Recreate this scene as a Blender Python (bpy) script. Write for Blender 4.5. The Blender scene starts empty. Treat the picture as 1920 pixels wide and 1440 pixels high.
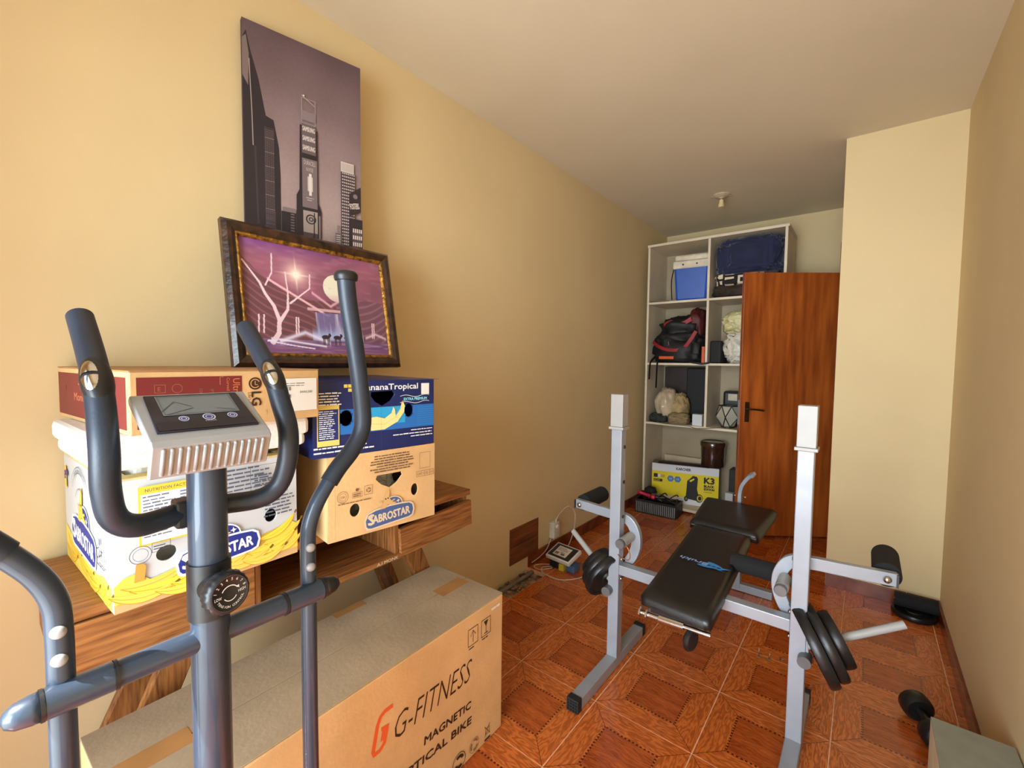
import bpy, bmesh, math, random
import numpy as np
from mathutils import Vector, Matrix, noise
random.seed(4)
SC = bpy.context.scene
COL = SC.collection
# ------------------------------------------------------------------ camera, light, exposure
cam_d = bpy.data.cameras.new('camera'); cam = bpy.data.objects.new('camera', cam_d); COL.objects.link(cam)
YAW, PIT, ROL = 0.677165, -0.0514407, 0.0113576
fw = Vector((-math.sin(YAW)*math.cos(PIT), math.cos(YAW)*math.cos(PIT), math.sin(PIT)))
rt = Vector((math.cos(YAW), math.sin(YAW), 0)); up = rt.cross(fw)
r2 = math.cos(ROL)*rt + math.sin(ROL)*up; u2 = -math.sin(ROL)*rt + math.cos(ROL)*up
cam.matrix_world = Matrix(((r2.x,u2.x,-fw.x,0),(r2.y,u2.y,-fw.y,0),(r2.z,u2.z,-fw.z,1.4),(0,0,0,1)))
cam_d.sensor_width = 36; cam_d.lens = 825.69/1920*36; cam_d.clip_start = .02
SC.camera = cam
w = bpy.data.worlds.new('world'); SC.world = w; w.use_nodes = True
w.node_tree.nodes['Background'].inputs[0].default_value = (.62,.80,1,1)
w.node_tree.nodes['Background'].inputs[1].default_value = 2.2
def area(name, loc, rot, sx, sy, power, col):
    l = bpy.data.lights.new(name,'AREA'); l.shape='RECTANGLE'; l.size=sx; l.size_y=sy; l.energy=power; l.color=col
    o = bpy.data.objects.new(name,l); o.location=loc; o.rotation_euler=rot; COL.objects.link(o); return o
area('window_daylight', (-.30,-2.3,1.35), (math.radians(90),0,0), 1.8, 2.2, 165, (.84,.94,1))
sl = bpy.data.lights.new('sun','SUN'); sl.energy=14; sl.angle=.009; sl.color=(1,.97,.92)
so = bpy.data.objects.new('sun',sl); COL.objects.link(so)
sd = Vector((.30,.95,-1.26)).normalized(); so.rotation_euler = sd.to_track_quat('-Z','Y').to_euler()
SC.view_settings.view_transform='Standard'; SC.view_settings.look='None'; SC.view_settings.gamma=1
SC.view_settings.use_curve_mapping=False; SC.view_settings.exposure=0.47

# ------------------------------------------------------------------ materials
class NT:
    def __init__(s, m): s.t=m.node_tree; s.n=s.t.nodes; s.l=s.t.links
    def add(s, typ, **k):
        x=s.n.new(typ)
        for a,b in k.items():
            if a.startswith('i_'): x.inputs[a[2:].replace('_',' ')].default_value=b
            else: setattr(x,a,b)
        return x
    def math(s, op, a, b=None, c=None):
        x=s.n.new('ShaderNodeMath'); x.operation=op
        for i,v in enumerate((a,b,c)):
            if v is None: continue
            if isinstance(v,(int,float)): x.inputs[i].default_value=v
            else: s.l.new(v,x.inputs[i])
        return x.outputs[0]
    def mix(s, f, a, b):
        x=s.n.new('ShaderNodeMix'); x.data_type='RGBA'
        for i,v in ((0,f),(6,a),(7,b)):
            if isinstance(v,(int,float,tuple)): x.inputs[i].default_value = v if not isinstance(v,tuple) else (*v,1)[:4]
            else: s.l.new(v,x.inputs[i])
        return x.outputs[2]
def srgb(r,g=None,b=None):
    if g is None: r,g,b=r
    f=lambda c:((c/255)/12.92 if c<=10.3 else ((c/255+.055)/1.055)**2.4)
    return (f(r),f(g),f(b))
MATS={}
def mat(name, col, rough=.5, metal=0, var=.12, vs=12, stretch=(1,1,1), bump=0, bs=60, coat=0, trans=0, spec=.5, wave=0, col2=None, sheen=0):
    if name in MATS: return MATS[name]
    m=bpy.data.materials.new(name); m.use_nodes=True; n=NT(m); b=n.n['Principled BSDF']
    b.inputs['Roughness'].default_value=rough; b.inputs['Metallic'].default_value=metal
    b.inputs['Coat Weight'].default_value=coat; b.inputs['Transmission Weight'].default_value=trans
    b.inputs['Specular IOR Level'].default_value=spec; b.inputs['Sheen Weight'].default_value=sheen
    c=srgb(col); tc=n.add('ShaderNodeTexCoord'); mp=n.add('ShaderNodeMapping'); mp.inputs['Scale'].default_value=stretch
    n.l.new(tc.outputs['Object'],mp.inputs[0])
    nz=n.add('ShaderNodeTexNoise'); nz.inputs['Scale'].default_value=vs; nz.inputs['Detail'].default_value=5
    n.l.new(mp.outputs[0],nz.inputs['Vector'])
    dk=srgb(col2) if col2 else tuple(x*(1-var*2.2) for x in c)
    lt=tuple(min(1,x*(1+var)) for x in c)
    f=n.math('MULTIPLY_ADD',nz.outputs[0],2.4,-.7)
    x=n.n.new('ShaderNodeClamp'); n.l.new(f,x.inputs[0])
    cc=n.mix(x.outputs[0],dk,lt); n.l.new(cc,b.inputs['Base Color'])
    if bump:
        n2=n.add('ShaderNodeTexNoise'); n2.inputs['Scale'].default_value=bs; n2.inputs['Detail'].default_value=4
        n.l.new(mp.outputs[0],n2.inputs['Vector'])
        bp=n.add('ShaderNodeBump'); bp.inputs['Strength'].default_value=bump; bp.inputs['Distance'].default_value=.01
        n.l.new(n2.outputs[0],bp.inputs['Height']); n.l.new(bp.outputs[0],b.inputs['Normal'])
    MATS[name]=m; return m
def ink_mat():
    if 'ink' in MATS: return MATS['ink']
    m=bpy.data.materials.new('ink'); m.use_nodes=True; n=NT(m); b=n.n['Principled BSDF']
    a=n.add('ShaderNodeVertexColor'); a.layer_name='Col'; n.l.new(a.outputs[0],b.inputs['Base Color']); b.inputs['Roughness'].default_value=.55
    MATS['ink']=m; return m
wall_m = mat('wall_paint',(220,197,150),.7,var=.03,vs=1.3,bump=.06,bs=30)
ceil_m = mat('ceiling_paint',(218,206,180),.85,var=.03,vs=1.1,bump=.10,bs=16)
kraft  = mat('kraft_card',(216,176,122),.7,var=.06,vs=7,bump=.08,bs=90)
kraft_in = mat('kraft_card_edge',(176,132,84),.8,var=.08,vs=9)
dusty  = mat('dusty_card_top',(170,148,118),.85,var=.10,vs=5,bump=.1,bs=70)
deskw  = mat('stained_wood',(162,108,58),.42,var=.18,vs=4.5,stretch=(22,1.6,22),bump=.08,bs=20,col2=(104,60,28))
deskv  = mat('stained_wood_upright',(158,104,54),.45,var=.18,vs=4.5,stretch=(22,22,1.6),bump=.08,bs=20,col2=(88,46,20))
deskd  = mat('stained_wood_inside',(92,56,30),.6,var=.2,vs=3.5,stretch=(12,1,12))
doorw  = mat('door_wood',(176,92,34),.30,var=.18,vs=2.2,stretch=(9,9,.9),bump=.03,bs=20,col2=(128,58,20),coat=.25)
basew  = mat('glazed_brown_tile',(128,62,38),.2,var=.2,vs=9,col2=(84,36,22))
grout  = mat('pale_grout',(236,178,134),.9,var=.1,vs=40)
dirt   = mat('bare_cement',(158,124,98),.95,var=.4,vs=16,bump=1.0,bs=40,col2=(66,54,46))
dkpaint= mat('dark_blue_paint',(46,60,78),.40,metal=.1,var=.05,vs=20,coat=.35)
foam   = mat('black_foam_grip',(34,44,58),.42,var=.06,vs=30,bump=.05,bs=300)
blkpl  = mat('black_plastic',(28,29,32),.38,var=.1,vs=20)
chrome = mat('chrome',(205,205,205),.15,metal=1,var=.05)
steelb = mat('brushed_silver_plastic',(160,160,162),.36,metal=.12,var=.04)
greyp  = mat('silver_grey_paint',(150,154,162),.38,metal=.12,var=.04,vs=14,coat=.2)
whitep = mat('white_painted_steel',(158,156,152),.4,var=.03)
leath  = mat('black_vinyl',(24,22,21),.36,var=.15,vs=25,bump=.06,bs=160)
iron   = mat('black_iron_plate',(34,32,32),.35,metal=.3,var=.15,vs=20,bump=.08,bs=60)
rubber = mat('black_rubber',(22,22,22),.7,var=.1,vs=30)
blkfoam= mat('matt_black_foam',(20,19,20),.9,var=.1,vs=80,bump=.2,bs=200)
styro  = mat('white_foam_board',(236,236,230),.65,var=.03,vs=20,bump=.15,bs=160)
wcard  = mat('white_coated_card',(206,212,216),.42,var=.03,vs=6)
redcard= mat('wine_printed_card',(128,44,40),.5,var=.06,vs=8)
navy   = mat('navy_coated_card',(26,40,96),.32,var=.06,vs=8)
shelfm = mat('white_shelf_board',(222,208,182),.5,var=.05,vs=6)
shelfd = mat('shelf_back_board',(176,158,128),.7,var=.06,vs=4)
greybx = mat('grey_board',(136,134,118),.8,var=.06,vs=20)
cream  = mat('cream_board_edge',(214,196,160),.8,var=.06,vs=20)

# ------------------------------------------------------------------ object helpers
def setp(o, label=None, cat=None, group=None, kind=None):
    if label: o['label']=label
    if cat: o['category']=cat
    if group: o['group']=group
    if kind: o['kind']=kind
    return o
def thing(name, label, cat, loc=(0,0,0), group=None, kind=None):
    o=bpy.data.objects.new(name,None); o.empty_display_size=.05; COL.objects.link(o); o.location=loc
    o['wl']=list(loc); return setp(o,label,cat,group,kind)
def origin(o):
    return Vector(o['wl']) if o is not None and 'wl' in o else Vector((0,0,0))
def finish(name, bm, m, parent=None, loc=None, bev=0, smooth=False, label=None, cat=None, group=None, kind=None, autos=None):
    base = origin(parent) if parent is not None else Vector(loc or (0,0,0))
    bmesh.ops.translate(bm, vec=-base, verts=bm.verts)
    me=bpy.data.meshes.new(name); bm.normal_update(); bm.to_mesh(me); bm.free()
    if m: me.materials.append(m)
    o=bpy.data.objects.new(name,me); COL.objects.link(o)
    if parent is not None: o.parent=parent; o['wl']=list(base)
    else: o.location=base; o['wl']=list(base)
    if smooth: me.polygons.foreach_set('use_smooth',[True]*len(me.polygons))
    if smooth and autos is not None:
        me.set_sharp_from_angle(angle=math.radians(autos))
    if bev:
        b=o.modifiers.new('b','BEVEL'); b.width=bev; b.segments=2; b.limit_method='ANGLE'
    return setp(o,label,cat,group,kind)
class B:
    def __init__(s): s.bm=bmesh.new()
    def box(s, lo, hi, M=None):
        lo=Vector(lo); hi=Vector(hi); c=(lo+hi)/2; d=hi-lo
        mt=Matrix.Translation(c)@Matrix.Diagonal((abs(d.x),abs(d.y),abs(d.z),1))
        if M is not None: mt=M@mt
        bmesh.ops.create_cube(s.bm,size=1,matrix=mt); return s
    def bar(s, p0, p1, wx, wy, upv=(0,0,1)):
        p0=Vector(p0);p1=Vector(p1); z=(p1-p0); L=z.length; z.normalize(); u=Vector(upv)
        x=u.cross(z)
        if x.length<1e-4: x=Vector((1,0,0)).cross(z)
        x.normalize(); y=z.cross(x)
        mt=Matrix(((x.x*wx,y.x*wy,z.x*L,0),(x.y*wx,y.y*wy,z.y*L,0),(x.z*wx,y.z*wy,z.z*L,0),(0,0,0,1)))
        bmesh.ops.create_cube(s.bm,size=1,matrix=Matrix.Translation((p0+p1)/2)@mt); return s
    def cyl(s, p0, p1, r, r1=None, n=24, caps=True):
        p0=Vector(p0);p1=Vector(p1);d=p1-p0
        mt=Matrix.Translation((p0+p1)/2)@d.to_track_quat('Z','Y').to_matrix().to_4x4()
        bmesh.ops.create_cone(s.bm,cap_ends=caps,segments=n,radius1=r,radius2=r if r1 is None else r1,depth=d.length,matrix=mt); return s
    def sph(s, c, r, sc=(1,1,1), n=16, M=None):
        mt=Matrix.Translation(Vector(c))@(M or Matrix.Identity(4))@Matrix.Diagonal((sc[0],sc[1],sc[2],1))
        bmesh.ops.create_uvsphere(s.bm,u_segments=n,v_segments=max(6,n//2),radius=r,matrix=mt); return s
    def tube(s, pts, r, n=16, sub=6, flat=None, smooth=True):
        P=[Vector(p) for p in pts]
        R=r if isinstance(r,(list,tuple)) else [r]*len(P)
        if smooth and len(P)>2:
            Q=[];RR=[]
            for i in range(len(P)-1):
                a=P[max(0,i-1)];b=P[i];c=P[i+1];d=P[min(len(P)-1,i+2)]
                for k in range(sub):
                    t=k/sub
                    Q.append(.5*((2*b)+(c-a)*t+(2*a-5*b+4*c-d)*t*t+(3*b-a-3*c+d)*t**3)); RR.append(R[i]*(1-t)+R[i+1]*t)
            Q.append(P[-1]);RR.append(R[-1])
        else: Q,RR=P,R
        rings=[]; T=(Q[1]-Q[0]).normalized(); u=Vector((0,0,1)) if abs(T.z)<.9 else Vector((1,0,0))
        x=u.cross(T).normalized()
        for i,q in enumerate(Q):
            T=(Q[min(i+1,len(Q)-1)]-Q[max(i-1,0)]).normalized()
            x=(x-T*x.dot(T)).normalized(); y=T.cross(x)
            ring=[]
            for k in range(n):
                a=2*math.pi*k/n
                if flat: px,py=(flat[0]/2*(1 if k in(0,3) else -1), flat[1]/2*(1 if k in(0,1) else -1))
                else: px,py=math.cos(a)*RR[i],math.sin(a)*RR[i]
                ring.append(s.bm.verts.new(q+x*px+y*py))
            rings.append(ring)
        for i in range(len(rings)-1):
            for k in range(n): s.bm.faces.new((rings[i][k],rings[i][(k+1)%n],rings[i+1][(k+1)%n],rings[i+1][k]))
        s.bm.faces.new(list(reversed(rings[0]))); s.bm.faces.new(rings[-1])
        return s
    def lathe(s, prof, o, ax=(0,0,1), n=28):
        ax=Vector(ax).normalized(); q=ax.to_track_quat('Z','Y').to_matrix(); o=Vector(o); rings=[]
        for r,h in prof:
            rings.append([s.bm.verts.new(o+q@Vector((r*math.cos(2*math.pi*k/n),r*math.sin(2*math.pi*k/n),h))) for k in range(n)])
        for i in range(len(rings)-1):
            for k in range(n): s.bm.faces.new((rings[i][k],rings[i][(k+1)%n],rings[i+1][(k+1)%n],rings[i+1][k]))
        s.bm.faces.new(list(reversed(rings[0]))); s.bm.faces.new(rings[-1]); return s
    def prism(s, pts, o, u, v, th):
        o=Vector(o);u=Vector(u);v=Vector(v);n=u.cross(v).normalized()
        a=[s.bm.verts.new(o+u*p[0]+v*p[1]) for p in pts]; b=[s.bm.verts.new(o+u*p[0]+v*p[1]-n*th) for p in pts]
        s.bm.faces.new(a); s.bm.faces.new(list(reversed(b)))
        for i in range(len(pts)):
            j=(i+1)%len(pts); s.bm.faces.new((a[i],b[i],b[j],a[j]))
        return s
    def out(s, name, m, parent=None, **k):
        bmesh.ops.recalc_face_normals(s.bm,faces=s.bm.faces); return finish(name,s.bm,m,parent,**k)
def blob(c, sz, power=.7, amp=.05, freq=6, seed=0, n=40, ridged=False, M=None, flat=True):
    """soft lumpy body: a superellipsoid with noise folds and a flat underside"""
    b=B(); bm=b.bm
    bmesh.ops.create_uvsphere(bm,u_segments=n,v_segments=n//2+4,radius=1)
    for v in bm.verts:
        p=v.co.copy(); q=Vector([math.copysign(abs(x)**power,x) for x in p])
        nn=noise.fractal(p*freq*.5+Vector((seed*7.3,seed,0)),.9,2.1,4)
        if ridged: nn=-abs(nn)*1.6+.3
        q*= (1+amp*nn*2)
        if flat and q.z<-.86: q.z=-.86
        v.co=Vector((q.x*sz[0]/2,q.y*sz[1]/2,(q.z+.86)/1.86*sz[2]))
        if M is not None: v.co=M@v.co
        v.co+=Vector(c)
    return b
def RZ(deg, o=(0,0,0)):
    o=Vector(o); return Matrix.Translation(o)@Matrix.Rotation(math.radians(deg),4,'Z')@Matrix.Translation(-o)

# ------------------------------------------------------------------ flat print (lettering, drawings on card)
_txt={}
def text_mesh(s,off=0):
    if (s,off) in _txt: return _txt[(s,off)]
    cu=bpy.data.curves.new('t','FONT'); cu.body=s; cu.resolution_u=2; cu.offset=off; o=bpy.data.objects.new('t',cu)
    me=bpy.data.meshes.new_from_object(o)
    V=[(v.co.x,v.co.y) for v in me.vertices]; F=[tuple(p.vertices) for p in me.polygons]
    bpy.data.objects.remove(o); bpy.data.curves.remove(cu); bpy.data.meshes.remove(me)
    xs=[v[0] for v in V]; x0,x1=min(xs),max(xs)
    V=[((x-x0)/(x1-x0),y/.7) for x,y in V]; _txt[(s,off)]=(V,F,(x1-x0)/.7); return _txt[(s,off)]
class Print:
    def __init__(s, o, u, v, lift=.0006):
        s.o=Vector(o); s.u=Vector(u).normalized(); s.v=Vector(v).normalized(); s.n=s.u.cross(s.v); s.V=[]; s.F=[]; s.C=[]; s.k=0; s.lift=lift
    def _a(s, pts, faces, col, dz=0):
        s.k+=1; h=s.lift+s.k*.00004+dz; b=len(s.V)
        for x,y in pts: s.V.append(tuple(s.o+s.u*x+s.v*y+s.n*h))
        for f in faces: s.F.append(tuple(i+b for i in f)); s.C.append(srgb(col))
        return s
    def poly(s, pts, col): return s._a(pts,[tuple(range(len(pts)))],col)
    def rect(s, x0,y0,x1,y1,col): return s.poly([(x0,y0),(x1,y0),(x1,y1),(x0,y1)],col)
    def frame(s, x0,y0,x1,y1,t,col):
        s.rect(x0,y0,x1,y0+t,col);s.rect(x0,y1-t,x1,y1,col);s.rect(x0,y0,x0+t,y1,col);s.rect(x1-t,y0,x1,y1,col); return s
    def disc(s, cx,cy,r,col,ry=None,n=24,rot=0):
        ry=ry or r; c,q=math.cos(rot),math.sin(rot)
        return s.poly([(cx+c*r*math.cos(a)-q*ry*math.sin(a),cy+q*r*math.cos(a)+c*ry*math.sin(a)) for a in [2*math.pi*k/n for k in range(n)]],col)
    def ring(s, cx,cy,r,t,col,n=24,a0=0,a1=2*math.pi):
        P=[];F=[]
        for k in range(n+1):
            a=a0+(a1-a0)*k/n; P+=[(cx+r*math.cos(a),cy+r*math.sin(a)),(cx+(r-t)*math.cos(a),cy+(r-t)*math.sin(a))]
        for k in range(n): F.append((2*k+1,2*k,2*k+2,2*k+3))
        return s._a(P,F,col)
    def line(s, pts, wd, col, w1=None):
        P=[];F=[];w1=wd if w1 is None else w1;n=len(pts)
        for i,p in enumerate(pts):
            a=pts[max(0,i-1)];b=pts[min(n-1,i+1)];dx,dy=b[0]-a[0],b[1]-a[1];L=math.hypot(dx,dy) or 1
            t=(wd*(1-i/(n-1))+w1*i/(n-1))/2; P+=[(p[0]-dy/L*t,p[1]+dx/L*t),(p[0]+dy/L*t,p[1]-dx/L*t)]
        for i in range(n-1): F.append((2*i,2*i+1,2*i+3,2*i+2))
        return s._a(P,F,col)
    def text(s, t, x, y, h, col, wid=None, shear=0, rot=0, bold=0, align='l', arc=0, off=0):
        V,F,asp=text_mesh(t,off); wid=wid or asp*h; ox={'l':0,'c':-.5,'r':-1}[align]; c,q=math.cos(rot),math.sin(rot)
        offs=[(0,0)] if not bold else [(0,0),(bold,0),(-bold,0),(0,bold),(0,-bold),(bold*.7,bold*.7),(-bold*.7,-bold*.7)]
        for dx,dy in offs:
            P=[]
            for a,b in V:
                X=(a+ox)*wid+b*h*shear+dx; Y=b*h+dy+arc*(1-(2*a-1)**2)
                P.append((x+c*X-q*Y,y+q*X+c*Y))
            s._a(P,F,col)
        return s
    def lines(s, x,y,w_,n,dy,h,col,jag=.3,align='l'):
        """rows of tiny lettering too small to read"""
        for i in range(n):
            ww=w_*(1-jag*random.random()); xx={'l':x,'r':x+w_-ww,'c':x+(w_-ww)/2}[align]; e=xx+ww
            while xx<e-.002:
                k=min(e-xx,.006+.02*random.random()); s.rect(xx,y-i*dy,xx+k,y-i*dy+h*random.uniform(.7,1),col); xx+=k+.0025
        return s
    def out(s, parent, name='print', label=None):
        me=bpy.data.meshes.new(name); b=origin(parent); me.from_pydata([tuple(Vector(v)-b) for v in s.V],[],s.F)
        ca=me.color_attributes.new('Col','FLOAT_COLOR','CORNER'); arr=[]
        for f,c in zip(s.F,s.C): arr+= [c[0],c[1],c[2],1]*len(f)
        ca.data.foreach_set('color',arr); me.materials.append(ink_mat())
        o=bpy.data.objects.new(name,me); COL.objects.link(o); o.parent=parent; o['wl']=list(b); return setp(o,label)

# ================================================================== THE ROOM
XL, XR, YB, YN, H = -1.75, .375, 4.85, -.62, 2.77
T = .385
def struct(name, b, m, parent=None, **k):
    o=b.out(name,m,parent,**k)
    if parent is None: o['kind']='structure'
    return o
hole=(-1.75,1.977,-1.588,2.362)
fl=struct('floor',B().box((XL,YN,-.12),(hole[2],hole[1],-.0013)).box((XL,hole[3],-.12),(hole[2],YB,-.0013)).box((hole[2],YN,-.12),(.9,YB,-.0013)),grout)
# floor tiles: each a glazed tile printed as a framed parquet square
def tile_material():
    m=bpy.data.materials.new('parquet_print_tile'); m.use_nodes=True; n=NT(m); b=n.n['Principled BSDF']
    tc=n.add('ShaderNodeTexCoord'); sp=n.add('ShaderNodeSeparateXYZ'); n.l.new(tc.outputs['Object'],sp.inputs[0])
    X=n.math('MULTIPLY',sp.outputs[0],1/T); Y=n.math('MULTIPLY',sp.outputs[1],1/T)
    ax=n.math('ABSOLUTE',X); ay=n.math('ABSOLUTE',Y); mx=n.math('MAXIMUM',ax,ay)
    band=n.math('GREATER_THAN',mx,.26); vert=n.math('GREATER_THAN',ax,ay); bv=n.math('MULTIPLY',band,vert)
    oi=n.add('ShaderNodeObjectInfo')
    def grain(sx,sy,sc):
        mp=n.add('ShaderNodeMapping'); mp.inputs['Scale'].default_value=(sx,sy,1); n.l.new(tc.outputs['Object'],mp.inputs[0])
        dn=n.add('ShaderNodeTexNoise'); dn.inputs['Scale'].default_value=4.5; dn.inputs['Detail'].default_value=3; n.l.new(mp.outputs[0],dn.inputs['Vector'])
        w1=n.math('MULTIPLY',dn.outputs[0],sc); return n.math('SINE',w1)
    gx=grain(1.2,5.5,60); gy=grain(5.5,1.2,60)
    dg=n.add('ShaderNodeTexNoise'); dg.inputs['Scale'].default_value=3.3; dg.inputs['Detail'].default_value=6
    mp=n.add('ShaderNodeMapping'); mp.inputs['Scale'].default_value=(1.3,9,1); n.l.new(tc.outputs['Object'],mp.inputs[0]); n.l.new(mp.outputs[0],dg.inputs['Vector'])
    def blend(f,a,c_): return n.math('ADD',n.math('MULTIPLY',f,c_),n.math('MULTIPLY',n.math('SUBTRACT',1.0,f),a))
    g=blend(bv,gx,gy)
    gcen=n.math('MULTIPLY_ADD',g,.15,n.math('MULTIPLY_ADD',dg.outputs[0],1.7,-.48))
    gban=n.math('MULTIPLY_ADD',g,.36,.52)
    cl=n.n.new('ShaderNodeClamp'); n.l.new(gcen,cl.inputs[0]); cl2=n.n.new('ShaderNodeClamp'); n.l.new(gban,cl2.inputs[0])
    cc=n.mix(cl.outputs[0],srgb(142,62,22),srgb(200,98,40)); cb=n.mix(cl2.outputs[0],srgb(154,72,28),srgb(212,114,50))
    c=n.mix(band,cc,cb)
    # dashed inlay round the centre square, mitre lines in the band
    e1=n.math('LESS_THAN',n.math('ABSOLUTE',n.math('SUBTRACT',mx,.262)),.010)
    al=n.math('ADD',n.math('MULTIPLY',vert,Y),n.math('MULTIPLY',n.math('SUBTRACT',1.0,vert),X))
    ds=n.math('GREATER_THAN',n.math('FRACT',n.math('MULTIPLY',al,26)),.5)
    dash=n.math('MULTIPLY',n.math('MULTIPLY',e1,ds),.85)
    mit=n.math('MULTIPLY',n.math('MULTIPLY',n.math('LESS_THAN',n.math('ABSOLUTE',n.math('SUBTRACT',ax,ay)),.0045),band),.75)
    c=n.mix(n.math('MAXIMUM',dash,mit),c,srgb(50,18,8))
    n.l.new(c,b.inputs['Base Color'])
    r=n.math('MULTIPLY_ADD',dg.outputs[0],.14,.09); n.l.new(r,b.inputs['Roughness'])
    b.inputs['Specular IOR Level'].default_value=.6
    bp=n.add('ShaderNodeBump'); bp.inputs['Strength'].default_value=.10; bp.inputs['Distance'].default_value=.004; n.l.new(g,bp.inputs['Height']); n.l.new(bp.outputs[0],b.inputs['Normal'])
    return m
tile_m=tile_material()
tile_cache={}
def tile(x0,y0,x1,y1):
    cx=round((x0+x1)/2,4); cy=round((y0+y1)/2,4); key=(round(x1-x0,3),round(y1-y0,3))
    if key not in tile_cache:
        g=.0019; hx,hy=key[0]/2-g,key[1]/2-g; bm=bmesh.new(); c=.0009
        lo=[bm.verts.new((sx*hx,sy*hy,-.008)) for sx,sy in((-1,-1),(1,-1),(1,1),(-1,1))]
        mi=[bm.verts.new((sx*hx,sy*hy,-c)) for sx,sy in((-1,-1),(1,-1),(1,1),(-1,1))]
        tp=[bm.verts.new((sx*(hx-c),sy*(hy-c),0)) for sx,sy in((-1,-1),(1,-1),(1,1),(-1,1))]
        bm.faces.new(tp)
        for i in range(4):
            j=(i+1)%4; bm.faces.new((lo[i],lo[j],mi[j],mi[i])); bm.faces.new((mi[i],mi[j],tp[j],tp[i]))
        me=bpy.data.meshes.new('tile'); bm.to_mesh(me); bm.free(); me.materials.append(tile_m); tile_cache[key]=me
    o=bpy.data.objects.new('tile',tile_cache[key]); COL.objects.link(o); o.parent=fl; o.location=(cx,cy,random.uniform(-.0002,.0002))
xs=[XL]+[-.048+T*k for k in range(-4,2)]+[XR]
ys=[]; y=1.592-T*6
while y<YB: ys.append(y); y+=T
ys[0]=YN; ys.append(YB)
for i in range(len(xs)-1):
    for j in range(len(ys)-1):
        if xs[i+1]-xs[i]<.03: continue
        if i==0 and abs(ys[j]-1.977)<.01: continue
        tile(xs[i],ys[j],xs[i+1],ys[j+1])
# the hole left by a missing tile, rubble in it
struct('trim_1',B().box((XL,hole[1],-.14),(hole[2],hole[3],-.028)),dirt)
rb=thing('rubble','loose mortar rubble and a grey pipe in the hole of a missing floor tile beside left wall','rubble',(-1.67,2.17,-.028))
bb=B(); random.seed(9)
for k in range(46):
    c=Vector((random.uniform(-1.74,-1.60),random.uniform(1.99,2.35),-.028+random.uniform(0,.012)))
    bb.sph(c,random.uniform(.006,.018),(1,random.uniform(.6,1.3),.6),n=6)
bb.out('mortar_lumps',dirt,rb,kind='stuff')
B().tube([(-1.69,1.985,-.010),(-1.685,2.15,-.008),(-1.695,2.35,-.012)],.013,n=10).out('conduit_pipe',mat('grey_pipe',(122,112,100),.7),rb,smooth=True)
for k in range(5):
    x0=-1.66+random.uniform(-.03,.05); y0=2.2+random.uniform(-.03,.05)
    B().tube([(x0,y0,-.035),(x0+random.uniform(-.03,.03),y0+.02,-.01),(x0+random.uniform(-.05,.05),y0+random.uniform(0,.06),-.02)],.0015,n=5,sub=4).out('wire',mat('old_wire',(110,104,84),.6),rb)
struct('wall_left',B().box((XL-.12,YN-.12,-.1),(XL,YB+.12,H)),wall_m)
struct('wall_right',B().box((XR,YN-.12,-.1),(XR+.12,YB+.12,H)),wall_m)
struct('wall_back',B().box((XL,YB,-.1),(XR,YB+.12,H)),wall_m)
struct('ceiling',B().box((XL-.12,YN-.12,H),(XR+.12,YB+.12,H+.12)),ceil_m)
# near wall with the wide balcony opening the daylight comes through
struct('wall_front',B().box((XL,YN-.12,-.1),(-1.16,YN,H)).box((.32,YN-.12,-.1),(XR,YN,H)).box((-1.16,YN-.12,2.33),(.32,YN,H)),wall_m)  # unseen; left pier widened to keep the sun off the floor carton
wf=B(); 
for x0,x1 in((-1.18,-1.16),(.29,.32)): wf.box((x0,YN-.10,0),(x1,YN-.04,2.33))
wf.box((-1.16,YN-.10,2.31),(.29,YN-.04,2.33))
struct('window_1',wf,mat('aluminium_frame',(170,170,168),.4,metal=.7),bev=.003)
struct('trim_2',B().box((-2.6,-3.4,-.12),(1.4,YN-.12,-.01)),mat('balcony_slab',(190,180,160),.8,var=.06))
# the return wall on the right with the doorway in its side
struct('wall_return',B().box((-.15,3.4,-.1),(XR,3.52,H)).box((-.15,4.40,-.1),(-.03,YB,H)).box((-.15,3.52,2.18),(-.03,4.40,H)),wall_m)
struct('trim_3',B().box((-.158,3.515,0),(-.02,3.545,2.18)).box((-.158,4.372,0),(-.02,4.402,2.18)).box((-.158,3.515,2.15),(-.02,4.402,2.18)),doorw,bev=.002)
# baseboards of brown glazed tile, piece by piece
def baseboard(name,p0,p1,nrm,h=.082,th=.012,skip=()):
    p0=Vector(p0);p1=Vector(p1);nrm=Vector(nrm); L=(p1-p0).length; d=(p1-p0).normalized()
    root=struct(name,B().bar(p0+nrm*.002+Vector((0,0,h/2-.002)),p1+nrm*.002+Vector((0,0,h/2-.002)),.004,h-.006,(0,0,1)) ,grout,loc=tuple(p0))
    k=0; a=0
    while a<L-.01:
        e=min(a+T,L); q0=p0+d*(a+.0015);q1=p0+d*(e-.0015)
        c0=q0+nrm*(th/2);c1=q1+nrm*(th/2); z=Vector((0,0,h/2))
        B().bar(c0+z,c1+z,th,h,(0,0,1)).out('tile',basew,root,bev=.0012)
        a=e;k+=1
baseboard('baseboard_left',(XL,2.362,0),(XL,YB,0),(1,0,0))
baseboard('baseboard_left_near',(XL,YN,0),(XL,1.60,0),(1,0,0))
bpy.data.objects['baseboard_left_near'].name='baseboard_front'
baseboard('baseboard_right',(XR,YN,0),(XR,3.4,0),(-1,0,0))
baseboard('baseboard_back',(-.15,3.4,0),(XR-.012,3.4,0),(0,-1,0))

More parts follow.
